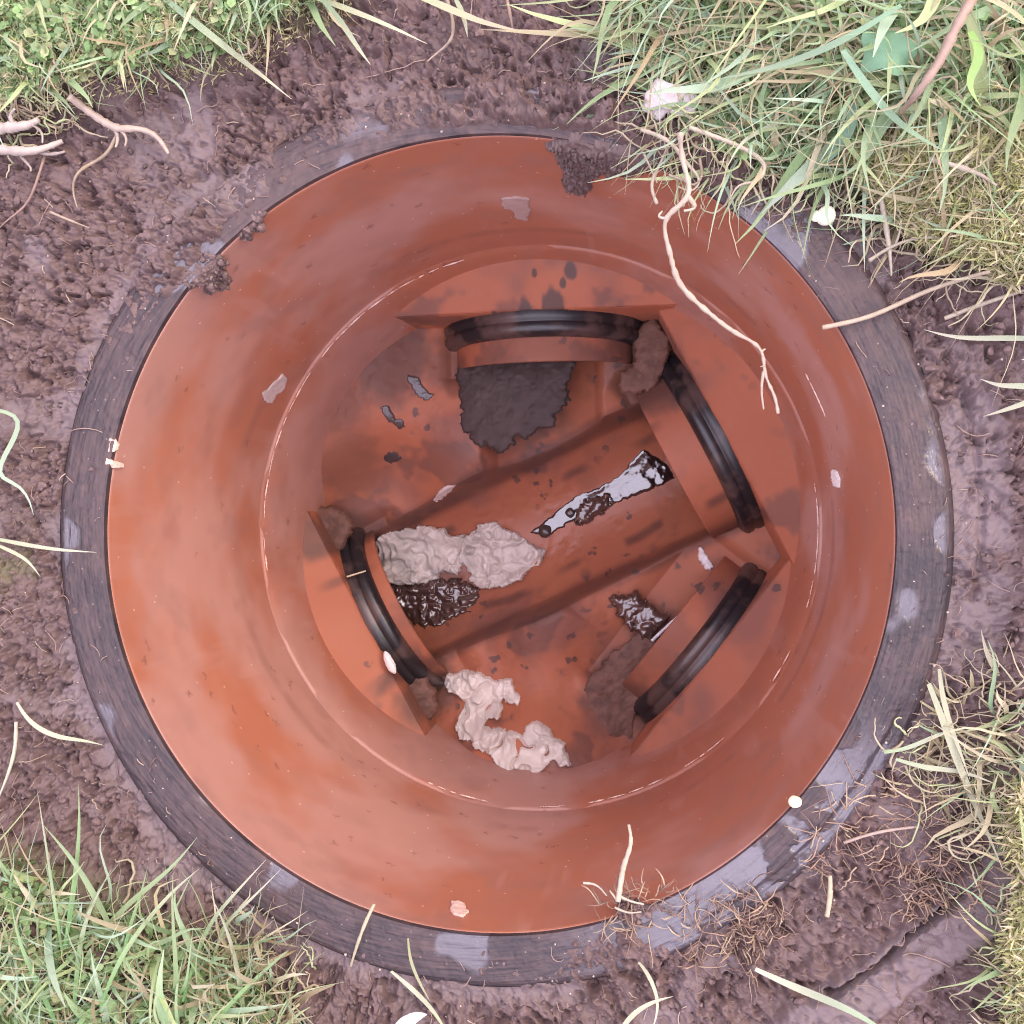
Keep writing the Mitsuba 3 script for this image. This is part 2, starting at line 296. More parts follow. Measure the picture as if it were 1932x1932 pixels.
put('soil', (np.c_[gxv, gyv, gz], gf), 'earth', label='dark purplish brown wet crumbly soil around the open chamber', cat='soil', kind='structure', smooth=True, color=col)
HT = None
def ground_at(x, y):
    x, y = np.atleast_1d(x).astype(float), np.atleast_1d(y).astype(float)
    r, a = np.hypot(x, y), np.arctan2(y, x) % (2 * math.pi)
    Z = gz.reshape(NT, m)
    ri = np.interp(r, rr, np.arange(m)); ti = a / (2 * math.pi) * NT
    z = map_coordinates(Z, [ti, ri], order=1, mode='grid-wrap' if False else 'nearest')
    return np.where(r < .2555, np.maximum(z, .0008), z)
def smear_at(x, y):
    r, a = np.hypot(x, y), np.arctan2(y, x) % (2 * math.pi)
    return map_coordinates(smear.reshape(NT, m), [a / (2 * math.pi) * NT, np.interp(r, rr, np.arange(m))], order=1, mode='nearest')
def cov_at(x, y): return cover(np.arctan2(y, x))

# loose crumbs of earth
ico = trimesh.creation.icosphere(subdivisions=1); IV, IF = np.array(ico.vertices), np.array(ico.faces)
def crumbs(x, y, z, s, seed, c0=(.100, .066, .063)):
    rg = np.random.default_rng(seed); out = []
    for k in range(len(x)):
        A = rg.normal(size=(3, 3)); Q, _ = np.linalg.qr(A)
        v = IV * (1 + 1.0 * (meshkit.noise(IV * 1.5 + rg.uniform(0, 90, 3)) - .5))[:, None] * rg.uniform(.5, 1.2, 3) @ Q * s[k]
        out.append((v + [x[k], y[k], z[k]], IF, np.array(c0) * rg.uniform(.6, 1.5)))
    return join(out)
rg = np.random.default_rng(3)
n = 16000
x, y = rg.uniform(-.37, .40, n), rg.uniform(-.36, .38, n); r = np.hypot(x, y)
keep = (r > .2575) & (rg.uniform(0, 1, n) > .93 * smear_at(x, y)) & (turf_mask(x, y) < .6) | ((r > .231) & (r < .2575) & (rg.uniform(0, 1, n) < .85 * cov_at(x, y) + .05))
x, y = x[keep], y[keep]; s = np.clip(rg.lognormal(math.log(.00095), .5, len(x)), .0004, .0036)
s = np.where(np.hypot(x, y) < .2575, s * .7, s)
ms, mc = crumbs(x, y, ground_at(x, y) + s * .25, s, 5)
put('soil_crumb', ms, 'earth', label='loose dark crumbs of earth strewn over the soil', cat='soil crumbs', kind='stuff', smooth=False, color=mc)

# ------------------------------------------------------------------ the chamber
ch = thing('inspection_chamber', 'round orange brown plastic inspection chamber with black rim set in the soil', 'inspection chamber')
put('shaft', revolve([(.2264, -.012), (.2264, -.0040), (.2259, -.0034), (.2254, -.0036), (.2251, -.0042), (.2250, -.0052), (.2250, -.06), (.2250, -.12), (.2250, -.18), (.2250, -.2395), (.2262, -.2412)], 360), 'plastic_shaft', ch, 'smooth orange plastic shaft wall', smooth=40)
# rim ring: polar mesh with a little wear
rp = np.linspace(0, 1, 26); NR = 1100; ta = np.linspace(0, 2 * math.pi, NR + 1)
T, K = np.meshgrid(ta, rp, indexing='ij'); RR = .2257 + K * .0298
ZZ = .0012 * np.sin(np.pi * np.clip(K * 1.0, 0, 1))**.5 + .0006 - .003 * sstep(.86, 1, K)
px_, py_ = RR * np.cos(T), RR * np.sin(T)
ZZ = ZZ + .0011 * (fb(px_.ravel(), py_.ravel(), 70, 3, 61).reshape(T.shape) - .5) + .0007 * (fb(T.ravel() * 3, RR.ravel() * 500, 1, 3, 62).reshape(T.shape) - .5)
dd = np.degrees(T); lr = sstep(297, 303, dd) * sstep(341, 334, dd)                       # stepped, chipped lower right
ZZ = ZZ - lr * .0022 * sstep(.58, .64, K + .10 * (fb(T.ravel(), T.ravel() * 0, 22, 2, 63).reshape(T.shape) - .5))
va = np.stack([px_, py_, ZZ], -1)
va = np.concatenate([np.stack([px_[:, :1], py_[:, :1], ZZ[:, :1] * 0 - .006], -1), va, np.stack([px_[:, -1:] * 1.004, py_[:, -1:] * 1.004, ZZ[:, -1:] * 0 - .012], -1)], 1)
mm = va.shape[1]; i, j = np.meshgrid(np.arange(NR), np.arange(mm - 1), indexing='ij'); a = (i * mm + j).ravel()
put('rim_ring', (va.reshape(-1, 3), np.vstack([np.c_[a, a + mm, a + mm + 1], np.c_[a, a + mm + 1, a + 1]])), 'black_ring', ch, 'dusty black rim ring, shiny and chipped at lower right', smooth=50)

PIPES = [('top', 91.0, .181, .015, .010, -.282), ('right', 27.5, .174, .025, .010, -.306), ('lower_right', -38.0, .183, .017, .034, -.320), ('lower_left', 208.6, .1805, .006, .018, -.322)]
ZP = -.374                                                   # height of the pipe axes
def frame(deg):
    n = np.array([math.cos(math.radians(deg)), math.sin(math.radians(deg))]); return n, np.array([-n[1], n[0]])
def floor_z(x, y):
    x, y = np.asarray(x, float), np.asarray(y, float)
    u, v = x * ca + y * sa, y * ca - x * sa + .003
    bench = -.350 + .026 * sstep(.066, .20, np.abs(v)) + .004 * (fb(x, y, 22, 3, 71) - .5)
    rv = .072
    av = np.abs(v)
    chan = -.372 - np.sqrt(np.clip(rv**2 - av**2, 1e-5, None)) + np.clip(av - .060, 0, None) * 1.6
    def smin(p, q, k=.006):
        h = np.clip(.5 + .5 * (q - p) / k, 0, 1); return q * (1 - h) + p * h - k * h * (1 - h)
    for name, deg, d, pr, gap, zc in PIPES:
        n, w = frame(deg); s, t = x * n[0] + y * n[1], x * w[0] + y * w[1]
        k = np.exp(-(np.abs(t) / .135)**8) * sstep(d - .15, d - .07, s); bench = bench * (1 - k) + (zc - .092 + .030) * k
    z = smin(bench, chan, .016)
    for name, deg, d, pr, gap, zc in PIPES:
        n, w = frame(deg); s, t = x * n[0] + y * n[1], x * w[0] + y * w[1]
        at = np.abs(t)
        if name in ('top', 'lower_right'):
            rs = .058
            side = (-.350 if name == 'top' else -.338) - .75 * np.sqrt(np.clip(rs**2 - at**2, 1e-5, None)) + np.clip(at - .046, 0, None) * 1.4 + 5 * np.clip(.02 - s, 0, None)
            z = smin(z, side, .018)
        pk = zc - .092 + .022 + 1.6 * np.clip(at - .084, 0, None) + .9 * np.clip((d - .020 - pr - gap) - s, 0, None)
        z = smin(z, pk, .012)
    return z
FLOORX = np.arange(-.216, .2161, .0011)
fx, fy = np.meshgrid(FLOORX, FLOORX, indexing='ij'); fz = floor_z(fx.ravel(), fy.ravel()).reshape(fx.shape)
fz = fz + .0016 * (fb(fx.ravel(), fy.ravel(), 130, 3, 73).reshape(fx.shape) - .5) * sstep(.35, .6, fb(fx.ravel(), fy.ravel(), 16, 2, 74).reshape(fx.shape))
ok = np.hypot(fx, fy) < .2155
for _, deg, d, *_r in PIPES:
    n, w = frame(deg); ok &= fx * n[0] + fy * n[1] < d + .002
idx = -np.ones(ok.shape, int); idx[ok] = np.arange(ok.sum())
c = ok[:-1, :-1] & ok[1:, :-1] & ok[1:, 1:] & ok[:-1, 1:]; i, j = np.nonzero(c)
a, b, c_, d_ = idx[i, j], idx[i+1, j], idx[i+1, j+1], idx[i, j+1]
put('base', (np.c_[fx[ok], fy[ok], fz[ok]], np.vstack([np.c_[a, b, c_], np.c_[a, c_, d_]])), 'plastic_base', ch, 'stained base with a diagonal flow channel between sloping benches', smooth=True)
# tapering wall of the base, open where the pipes enter
pv, pf = revolve([(.2262, -.2412), (.2246, -.2415), (.2236, -.2418), (.2226, -.2430), (.2218, -.2480), (.2190, -.262), (.2170, -.28), (.2150, -.30), (.2138, -.32), (.2132, -.34), (.2128, -.37), (.2125, -.40), (.2122, -.44), (.2120, -.475)], 360)
brk = sstep(.42, .52, fb(np.arctan2(pv[:, 1], pv[:, 0]), pv[:, 2] * 0, 5, 3, 78)) * (pv[:, 2] > -.246); pr_ = np.hypot(pv[:, 0], pv[:, 1])
pv[:, :2] *= (1 + (.2256 - np.minimum(pr_, .2256)) * (1 - brk) * (pv[:, 2] > -.246) / pr_ * .85)[:, None]
pv[:, 2] += .0012 * (fb(np.arctan2(pv[:, 1], pv[:, 0]), pv[:, 2] * 0, 9, 3, 77) - .5) * (pv[:, 2] > -.246)
cen = pv[pf].mean(1); hole = np.zeros(len(pf), bool)
for _, deg, d, *_r in PIPES:
    n, w = frame(deg); s, t = cen[:, 0] * n[0] + cen[:, 1] * n[1], cen[:, 0] * w[0] + cen[:, 1] * w[1]
    hole |= (s > 0) & (np.hypot(t, cen[:, 2] - _r[-1] + .092) < .082)
put('base_wall', (pv, pf[~hole]), 'plastic_shaft', ch, smooth=35)
parts = []
for q, (a0, a1, rad, zz) in enumerate([(104, 141, .2222, -.2420), (145, 178, .2222, -.2420), (182, 190, .2222, -.2420), (-16, 9, .2222, -.2425), (20, 28, .2246, -.140), (-57, -47, .2222, -.2420), (-78, -62, .2222, -.2420), (-88, -83, .2222, -.2420), (-112, -99, .2222, -.2420), (-32, -24, .2222, -.2425)]):
    cur = math.radians(a0)
    while cur < math.radians(a1):
        ln = R3.uniform(.02, .12); t = np.linspace(cur, min(cur + ln, math.radians(a1)), 10); k = R3.uniform(.00025, .00062)
        v_, f_ = tube(np.c_[rad * np.cos(t), rad * np.sin(t), zz + .0004 * np.sin(t * 40)], [k * .4, k, k * .9, k * .3], 10, 5, .4, q, True); parts.append((v_, f_, np.array((.74, .58, .50)))); cur += ln + R3.uniform(.001, .02)
g, c = join(parts); scene['chamber_tmp'] = None; del scene['chamber_tmp']
put('joint_glint', g, 'paper', ch, 'thin broken pale line painted as the wet highlight along the shaft joint', kind='stuff', smooth=True, color=c)  # pale dashes of colour painting the wet highlight on the joint
def on_axis(v, deg, ZP):                                         # (radial a, radial b, s) rows -> the pipe's direction
    n, w = frame(deg); return np.c_[v[:, 2] * n[0] + v[:, 0] * w[0], v[:, 2] * n[1] + v[:, 0] * w[1], v[:, 1] + ZP]
for q, (name, deg, d, pr, gap, zc) in enumerate(PIPES):
    n, w = frame(deg); ZP = zc - .092
    sq = Polygon([(-.139, zc - .175), (.139, zc - .175), (.139, zc - .004), (-.139, zc - .004)]).difference(shapely.Point(0, ZP).buffer(.0812, 48))
    pl = trimesh.creation.extrude_polygon(sq, .004, engine='earcut'); v = np.array(pl.vertices)
    v = np.c_[n[0] * (d + v[:, 2]) + w[0] * v[:, 0], n[1] * (d + v[:, 2]) + w[1] * v[:, 0], v[:, 1]]
    so = put('inlet_socket', (v, np.array(pl.faces)), 'plastic_base', ch)
    # sloping shelf above the socket
    ww = np.linspace(-1, 1, 61); rows = []
    top = .018 if name == 'top' else .022
    for kk in (1.0, .6, .2, .07, .02, 0.0, 0.0):
        RS = {'top': .2196, 'right': .2178}.get(name, .2160); hw = ww * math.sqrt(RS**2 - d * d); arc = np.sqrt(np.maximum(RS**2 - hw**2, 0)); arc = np.maximum(arc, d)
        s = d + kk * (arc - d); z = zc + top * np.clip((s - d) / .034, 0, 2) - (.0012 if kk == 0 else 0)
        rows.append(np.c_[n[0] * s + w[0] * hw, n[1] * s + w[1] * hw, z])
    rows[-1] = rows[-1] + [n[0] * .001, n[1] * .001, -.006]
    g = np.array(rows); R_, C_ = g.shape[:2]
    i, j = np.meshgrid(np.arange(R_ - 1), np.arange(C_ - 1), indexing='ij'); a = (i * C_ + j).ravel()
    put('shelf', (g.reshape(-1, 3), np.vstack([np.c_[a, a + 1, a + C_ + 1], np.c_[a, a + C_ + 1, a + C_]])), 'plastic_base', so, smooth=40)
    prof = [(.0812, d + .001), (.0926, d + .001), (.0930, d - .003), (.0922, d - .0060), (.0908, d - .0075), (.0908, d - .0088), (.0922, d - .0106), (.0922, d - .0150), (.0900, d - .0180), (.0865, d - .0198), (.0830, d - .0205), (.0812, d - .0200)]
    v, f = revolve(prof, 120); put('rubber_seal', (on_axis(v, deg, ZP), f), 'rubber', so, 'ribbed black rubber seal', smooth=50)
    e = d - .020 - pr
    prof = [(.0812, d + .02), (.0812, e + .0015), (.0804, e + .0003), (.0796, e), (.0770, e), (.0764, e + .0006), (.0762, e + .004), (.0762, .40), (.001, .40)]
    v, f = revolve(prof, 120); v[:, 2] -= np.where(v[:, 2] < e + .006, .006 * np.clip(v[:, 1] / .08, 0, 1), 0)   # the crown is cut a little longer
    put('pipe_end', (on_axis(v, deg, ZP), f), 'plastic_base', so, smooth=40)

# ------------------------------------------------------------------ what lies in the chamber
def PF(u, v, up=0.0):
    z = -.38
    for _ in range(12):
        q = P(u, v, z); z = .5 * z + .5 * (float(floor_z(q[0], q[1])) + up)
    return P(u, v, z)
def floor_patch(pts, res, hfn, edge, seed, rough, lift=0.0, level=None):
    poly = [PF(u, v, lift)[:2] for u, v in pts]
    pl = lambda x, y, h: np.c_[x, y, (floor_z(x, y) if level is None else np.maximum(floor_z(x, y), level)) + lift + h]
    return patch(poly, res, pl, hfn, edge, seed, rough)
def wall_patch(pts, res, hfn, edge, seed, rough, rad=.2250):
    q = np.array([PW(u, v, rad) for u, v in pts]); an = np.unwrap(np.arctan2(q[:, 1], q[:, 0]))
    poly = np.c_[an * rad, np.minimum(q[:, 2], .0012)]
    def pl(x, y, h):
        r = rad - h * np.where(h > 0, .12 + .88 * sstep(.001, -.007, y), 1) + np.clip(y, 0, .02) * 1.2; a = x / rad; return np.c_[r * np.cos(a), r * np.sin(a), y]
    return patch(poly, res, pl, hfn, edge, seed, rough)
def lumpy(k1, a1, k2, a2, seed):
    return lambda X, Y: a1 * (.35 + fb(X, Y, k1, 3, seed)) + a2 * np.abs(fb(X, Y, k2, 2, seed + 1) - .5) * 2
def fromfn(pt, color, var=.4, k=180, seed=0):
    v, f, X, Y, H = pt
    c = np.array(color) * (1 - var / 2 + var * fb(X, Y, k, 3, seed + 8))[:, None]
    return (v, f), c

mat('silt_wet', base_color=VC, roughness=.55, specular=.2)
# dark silt in the upper inlet
pt = floor_patch([(866, 700), (880, 682), (960, 672), (1060, 676), (1088, 690), (1082, 740), (1060, 800), (1040, 822), (985, 830), (965, 858), (940, 856), (925, 838), (895, 842), (878, 815), (868, 760)], .0011, lumpy(50, .0035, 200, .0016, 301), .022, 31, .020, 0.0, -.3425)
g, c = fromfn(pt, (.056, .038, .036), .9, 120, 2)
put('silt_mound', g, 'silt_wet', label='dark lumpy silt mound blocking the upper inlet channel', cat='silt', smooth=True, color=c)
# grey grime heaps in socket corners
for q, (pts, lab, h) in enumerate([
    ([(578, 962), (640, 952), (684, 985), (676, 1022), (650, 1058), (616, 1056), (596, 1015)], 'grey brown grime heap at upper end of the lower left inlet', .020),
    ([(744, 1282), (770, 1268), (812, 1256), (838, 1290), (832, 1340), (795, 1370), (768, 1335)], 'grey brown grime heap at lower end of the lower left inlet', .018),
    ([(1196, 640), (1230, 600), (1262, 640), (1258, 690), (1240, 730), (1212, 752), (1176, 745), (1172, 712), (1200, 690)], 'brown grime heap in the corner between upper and right inlets', .016),
    ([(1098, 1300), (1135, 1252), (1172, 1215), (1205, 1190), (1232, 1200), (1262, 1205), (1292, 1196), (1285, 1228), (1245, 1270), (1212, 1310), (1196, 1345), (1190, 1395), (1150, 1385), (1122, 1345)], 'brown silt filling the gap beside the lower right pipe end', .006)]):
    pt = floor_patch(pts, .0011, lumpy(45, h * .26, 260, .0018, 320 + q), .016, 40 + q, .010, 0.0, (-.353, -.355, -.346, -.379)[q]); g, c = fromfn(pt, (.125, .062, .046), .9, 160, q)
    put('grime_heap', g, 'silt_wet', label=lab, cat='grime', group=None, smooth=True, color=c)
# dark smudges with a body on the left bench
for q, (pts, lab) in enumerate([
    ([(770, 705), (790, 712), (800, 730), (818, 745), (812, 755), (792, 752), (778, 735), (768, 718)], 'larger dark silt blob on the left bench'),
    ([(718, 768), (735, 765), (745, 785), (760, 795), (768, 806), (758, 812), (742, 800), (725, 785)], 'elongated dark silt blob on the left bench'),
    ([(725, 858), (750, 852), (758, 866), (740, 876), (726, 870)], 'small dark silt smudge low on the left bench')]):
    pt = floor_patch(pts, .0007, lumpy(150, .0010, 400, .0005, 340 + q), .003, 60 + q, .006); g, c = fromfn(pt, (.060, .042, .044), .6, 300, q)
    put('silt_blob', g, 'wet_grime', label=lab, cat='silt', smooth=True, color=c)
# wet paper clumps
def crumple(seed, hh):
    def fn(X, Y):
        wx, wy = X + .020 * fb(X, Y, 40, 3, seed + 2), Y + .020 * fb(X, Y, 40, 3, seed + 3)
        r1 = 1 - np.abs(2 * fb(wx * .8, wy * 1.2, 58, 1, seed) - 1); r2 = 1 - np.abs(2 * fb(wx * 1.3, wy * .8, 95, 2, seed + 1) - 1); r3 = np.abs(2 * fb(wx, wy, 70, 2, seed + 7) - 1)
        return .0012 + hh * (.75 * r1**2 + .40 * r2**3 + .55 * r3 + .16 * fb(X, Y, 300, 2, seed + 5) - .22 - .55 * sstep(.07, .0, np.abs(fb(wx, wy, 55, 2, seed + 9) - .5)))
    return fn
C1 = [(703, 1030), (722, 1008), (748, 1003), (775, 998), (800, 992), (835, 996), (850, 1012), (885, 1010), (905, 990), (935, 985), (952, 998), (985, 1012), (1004, 1030), (1030, 1040), (1025, 1058), (1002, 1070), (985, 1092), (960, 1105), (940, 1110), (905, 1108), (888, 1096), (884, 1070), (872, 1062), (862, 1085), (840, 1075), (825, 1090), (808, 1098), (785, 1102), (750, 1103), (728, 1098), (712, 1078), (720, 1058), (712, 1050)]
C2 = [(838, 1290), (845, 1272), (862, 1268), (875, 1262), (905, 1266), (925, 1278), (940, 1288), (952, 1280), (965, 1285), (970, 1300), (983, 1318), (978, 1332), (960, 1322), (945, 1318), (948, 1335), (942, 1355), (925, 1352), (912, 1366), (930, 1372), (960, 1378), (985, 1385), (992, 1370), (1015, 1362), (1040, 1374), (1048, 1392), (1062, 1400), (1076, 1440), (1060, 1448), (1045, 1432), (1030, 1444), (1018, 1460), (985, 1464), (982, 1480), (972, 1484), (972, 1462), (950, 1452), (935, 1440), (925, 1424), (900, 1412), (888, 1398), (868, 1390), (862, 1376), (866, 1350), (878, 1325), (868, 1312), (848, 1305)]
for q, (pts, lab, hh, lift) in enumerate([(C1, 'sodden greyish paper clump lying in the main channel', .0095, .003), (C2, 'S-shaped sodden greyish paper clump on the lower bench', .0095, 0)]):
    pt = floor_patch(pts, .0007, crumple(360 + 20 * q, hh), .0018, 70 + q, .007, lift); g, c = fromfn(pt, (.56, .50, .455), .45, 60, q)
    put('paper_clump', g, 'paper', label=lab, cat='wet paper', smooth=True, color=c)
# water along the invert
scene['dirty_water'] = {'type': 'twosided', 'bsdf': {'type': 'roughplastic', 'diffuse_reflectance': rgb(.022, .013, .013), 'alpha': .03, 'int_ior': 2.2}}
pool = [(1000, 1004), (1028, 984), (1058, 958), (1092, 934), (1130, 920), (1165, 900), (1192, 870), (1215, 848), (1240, 862), (1262, 880), (1274, 902), (1240, 918), (1196, 936), (1150, 956), (1112, 966), (1066, 990), (1030, 1014)]
pt = floor_patch(pool, .0007, lambda X, Y: .0018 + .0042 * (fb(X, Y, 50, 2, 81) - .5) + .0010 * (fb(X, Y, 210, 2, 83) - .5), .0032, 84, .005, 0.0, -.4430)
g, c = fromfn(pt, (.038, .026, .030), .5, 90, 3)
put('water', g, 'dirty_water', label='dark thin stream of glinting water in the main channel', cat='water', kind='structure', smooth=True, color=c)
# bubbles and small glossy lumps
def blob(center, rad, squash=(1, 1, .7), seed=0, amp=.3, sub=2):
    b = trimesh.creation.icosphere(subdivisions=sub); v = np.array(b.vertices)
    v = v * (1 + amp * (meshkit.noise(v * 1.6 + seed * 3.3) - .5))[:, None] * np.array(squash) * rad + center
    return v, np.array(b.faces)
for u, v, rd, lab in [(1029, 1002, .0062, 'largest round dark wet lump right of the paper clump'), (1076, 968, .0048, 'round dark wet lump at the tail of the water'), (1112, 958, .0034, 'small dark wet lump among the bright water edges')]:
    c = PF(u, v); g = blob(c + [0, 0, .003], rd, (1, 1, .75), u, .35)
    put('wet_lump', g, 'wet_grime', label=lab, cat='lump', smooth=True, color=np.broadcast_to((.05, .035, .03), g[0].shape))
scene['wet_gloss'] = {'type': 'twosided', 'bsdf': {'type': 'roughplastic', 'diffuse_reflectance': rgb(.075, .040, .033), 'alpha': .06, 'int_ior': 1.9}}
for q, (pts, lab, lift) in enumerate([
    ([(722, 1098), (760, 1104), (800, 1100), (840, 1092), (880, 1098), (905, 1112), (900, 1140), (870, 1160), (835, 1178), (800, 1182), (765, 1165), (738, 1135)], 'glistening dark sludge below the paper clump', .003),
    ([(1146, 1130), (1160, 1118), (1185, 1124), (1200, 1110), (1215, 1130), (1240, 1150), (1266, 1160), (1240, 1190), (1222, 1206), (1200, 1188), (1178, 1170), (1160, 1150)], 'glistening dark sludge in the lower right inlet', .003),
    ([(1085, 965), (1105, 945), (1120, 935), (1140, 930), (1160, 945), (1140, 965), (1110, 985), (1085, 990)], 'small wet grey sludge patch at the water tail', .002)]):
    pt = floor_patch(pts, .0006, lumpy(60, .0045, 120, .0040, 380 + q), .006, 90 + q, .012, 0.0, (-.4400, -.378, -.4405)[q]); g, c = fromfn(pt, (.085, .045, .036), 1.0, 150, q)
    put('sludge', g, 'wet_gloss', label=lab, cat='sludge', smooth=True, color=c)
# scraps and flakes
def scrap_wall(pts, lab, color, h=.0016, rough=.002, name='paper_scrap', cat='scrap'):
    pt = wall_patch(pts, .0006, lumpy(160, h * .7, 400, h * .6, len(pts)), .0009, int(pts[0][0]), rough * 2); g, c = fromfn(pt, color, .4, 300, 1)
    put(name, g, 'paper', label=lab, cat=cat, smooth=True, color=c)
scrap_wall([(945, 374), (968, 370), (998, 374), (1000, 395), (996, 414), (975, 412), (966, 396), (950, 390)], 'tan grey scrap stuck high on the far shaft wall', (.33, .23, .21))
scrap_wall([(494, 742), (502, 735), (514, 724), (532, 706), (540, 712), (536, 732), (520, 744), (512, 760), (498, 756)], 'pale grey scrap stuck on the left shaft wall', (.40, .32, .31))
scrap_wall([(852, 1702), (864, 1700), (878, 1708), (884, 1720), (872, 1732), (858, 1726), (848, 1714)], 'small pinkish tan scrap on the near shaft wall', (.52, .36, .31))
scrap_wall([(1572, 886), (1580, 888), (1586, 905), (1585, 919), (1576, 918), (1571, 900)], 'white sliver stuck on the right shaft wall', (.66, .60, .58), .0022, .001, 'white_flake', 'flake')
scrap_wall([(536, 845), (543, 842), (546, 852), (540, 862), (535, 855)], 'tiny pale fleck beside the joint on the left wall', (.5, .38, .34), .0012, .001, 'white_flake', 'flake')
scrap_wall([(210, 832), (217, 826), (223, 838), (220, 850), (212, 852)], 'cream husk at the left rim, upper one', (.60, .46, .36), .003, .001, 'cream_husk', 'husk')
scrap_wall([(205, 864), (214, 868), (228, 872), (230, 882), (215, 884), (206, 876)], 'cream husk at the left rim, lower one', (.58, .42, .34), .003, .001, 'cream_husk', 'husk')
def flake_floor(pts, lab, color, h=.003, lift=0.0):
    pt = floor_patch(pts, .0005, lumpy(160, h, 400, h * .4, len(pts)), .0016, int(pts[0][0]), .003, lift); g, c = fromfn(pt, color, .3, 300, 1)
    put('white_flake', g, 'paper', label=lab, cat='flake', smooth=True, color=c)
flake_floor([(1318, 1032), (1324, 1030), (1334, 1048), (1346, 1068), (1340, 1076), (1330, 1072), (1318, 1055)], 'white flake between right and lower right inlets', (.66, .60, .60))
flake_floor([(1349, 1086), (1358, 1084), (1362, 1094), (1354, 1098)], 'small pale crumb just below the white flake', (.42, .30, .29))
flake_floor([(818, 942), (828, 928), (842, 916), (858, 914), (852, 928), (836, 940), (824, 948)], 'pale sliver on the upper edge of the main channel', (.52, .42, .40))
c = PF(735, 1252, .07); c = P(735, 1250, -.312)
g = blob(c, .0108, (.36, 1.0, .3), 5, .35); R_ = trimesh.transformations.rotation_matrix(math.radians(24), [0, 0, 1])[:3, :3]; g = ((g[0] - c) @ R_.T + c, g[1])
put('white_flake', g, 'paper', label='long white flake lying against the lower left seal', cat='flake', smooth=True, color=np.broadcast_to((.68, .62, .60), g[0].shape))
a_, b_ = P(1230, 1209, -.374), P(1285, 1156, -.370)
g = tube([a_, (a_ + b_) / 2 + [0, 0, .0006], b_], [.0018, .0016, .0006], 10, 5, .08, 3)  # thin pale tube added where the water edge reflects the sky
put('sky_glint', g, 'paper', label='sky reflection built as a thin white stick lying in the lower right inlet', cat='glint', smooth=60, color=None if False else np.broadcast_to((.70, .66, .68), g[0].shape)) if False else None
scene['sky_glint'] = mikit.ply(g, 'paper', smooth=True, color=np.broadcast_to((.72, .68, .70), g[0].shape)); labels['sky_glint'] = {'label': 'sky reflection built as a thin white stick lying in the lower right inlet', 'category': 'glint'}
a_, b_ = P(655, 1088, -.327), P(690, 1077, -.324); g = tube([a_, (a_ + b_) / 2, b_], [.0009, .0007], 8, 5, .1, 4)
put('straw_bit', g, 'fibre', label='short straw lying across the lower left seal', cat='straw', smooth=True, color=np.broadcast_to((.55, .47, .32), g[0].shape))
# earth spilt over the edge
def spill(pts, lab, seed, h=.006):
    pt = wall_patch(pts, .0007, lumpy(150, h * .6, 420, h * .8, seed), .003, seed, .011); g, c = fromfn(pt, (.100, .066, .063), .7, 240, seed)
    rgc = np.random.default_rng(seed); k = rgc.choice(len(g[0]), 130); q = g[0][k]; q = q[q[:, 2] > -.05]
    cs, cc = crumbs(q[:, 0], q[:, 1], q[:, 2], np.clip(rgc.lognormal(math.log(.0011), .5, len(q)), .0004, .0028), seed); g, c = join([(*g, c), (*cs, cc)])
    put('earth_clod', g, 'earth', label=lab, cat='earth clod', smooth=True, color=c)
spill([(1035, 268), (1062, 300), (1072, 325), (1068, 345), (1085, 352), (1105, 362), (1112, 345), (1120, 328), (1145, 318), (1150, 335), (1165, 322), (1185, 326), (1205, 318), (1225, 322), (1240, 300), (1228, 283), (1150, 262), (1080, 255)], 'earth spilling over the far rim down the wall', 91)
spill([(342, 556), (350, 540), (372, 535), (385, 545), (410, 542), (430, 528), (418, 510), (425, 490), (402, 478), (385, 490), (352, 535)], 'ragged earth clod hanging over the upper left rim', 92)
spill([(462, 455), (468, 435), (492, 420), (500, 405), (492, 395), (470, 405), (450, 430)], 'small earth clod on the rim above the ragged one', 93, .004)
spill([(1165, 1722), (1180, 1700), (1200, 1712), (1225, 1708), (1250, 1712), (1240, 1735), (1200, 1748), (1170, 1740)], 'earth clod with rootlets on the near rim', 94)

# ------------------------------------------------------------------ roots, straws and single blades of grass
GB = 'single grass blades lying over the bare soil'
def G3(pts, z):
    out = []
    for q in pts:
        u, v = q[:2]; h = q[2] if len(q) > 2 else z; p = P(u, v, 0.0)
        for _ in range(3):
            g0 = float(ground_at(p[0], p[1])[0]) if np.hypot(p[0], p[1]) > .2268 else 0.0
            p = P(u, v, g0 + h)
        out.append(p)
    return out
def gblade(lab, pts, w, c0=(.24, .36, .22), c1=(.36, .42, .30), z=.006, roll=0., cat='grass blade', name='grass_blade'):
    g = blade(G3(pts, z), w * .84 / 3330, 18, roll); put(name, g, 'leafy', label=lab, cat=cat, smooth=True, color=along(g[0], c0, c1, 3))
def groot(lab, pts, w, color=(.46, .37, .29), z=.004, n=26, cat='root', name='root', extra=(), tip=.35, mat_='fibre', wob=.16):
    parts = [(*tube(G3(pts, z), [w / 7900, w / 7900, w / 7900 * tip], n, 7, wob, int(pts[0][0])), np.array(color))]
    for e in extra: parts.append((*tube(G3(e[0], z), [e[1] / 7900, e[1] / 7900 * .5], 12, 5, .15, int(e[0][0][0])), np.array(color) * .95))
    g, c = join(parts); c = c * .62; put(name, g, mat_, label=lab, cat=cat, smooth=True, color=c * (.8 + .4 * fb(g[0][:, 0], g[0][:, 1], 500, 2, 5))[:, None])
PG, YG, ST, BR = (.26, .40, .25), (.33, .38, .16), (.50, .43, .28), (.25, .15, .11)
W = (.56, .55, .42)
gblade('long pale blade reaching down across the upper left soil', [(300, -10), (345, 25), (420, 85), (490, 140), (550, 187)], 17, PG, W, .012)
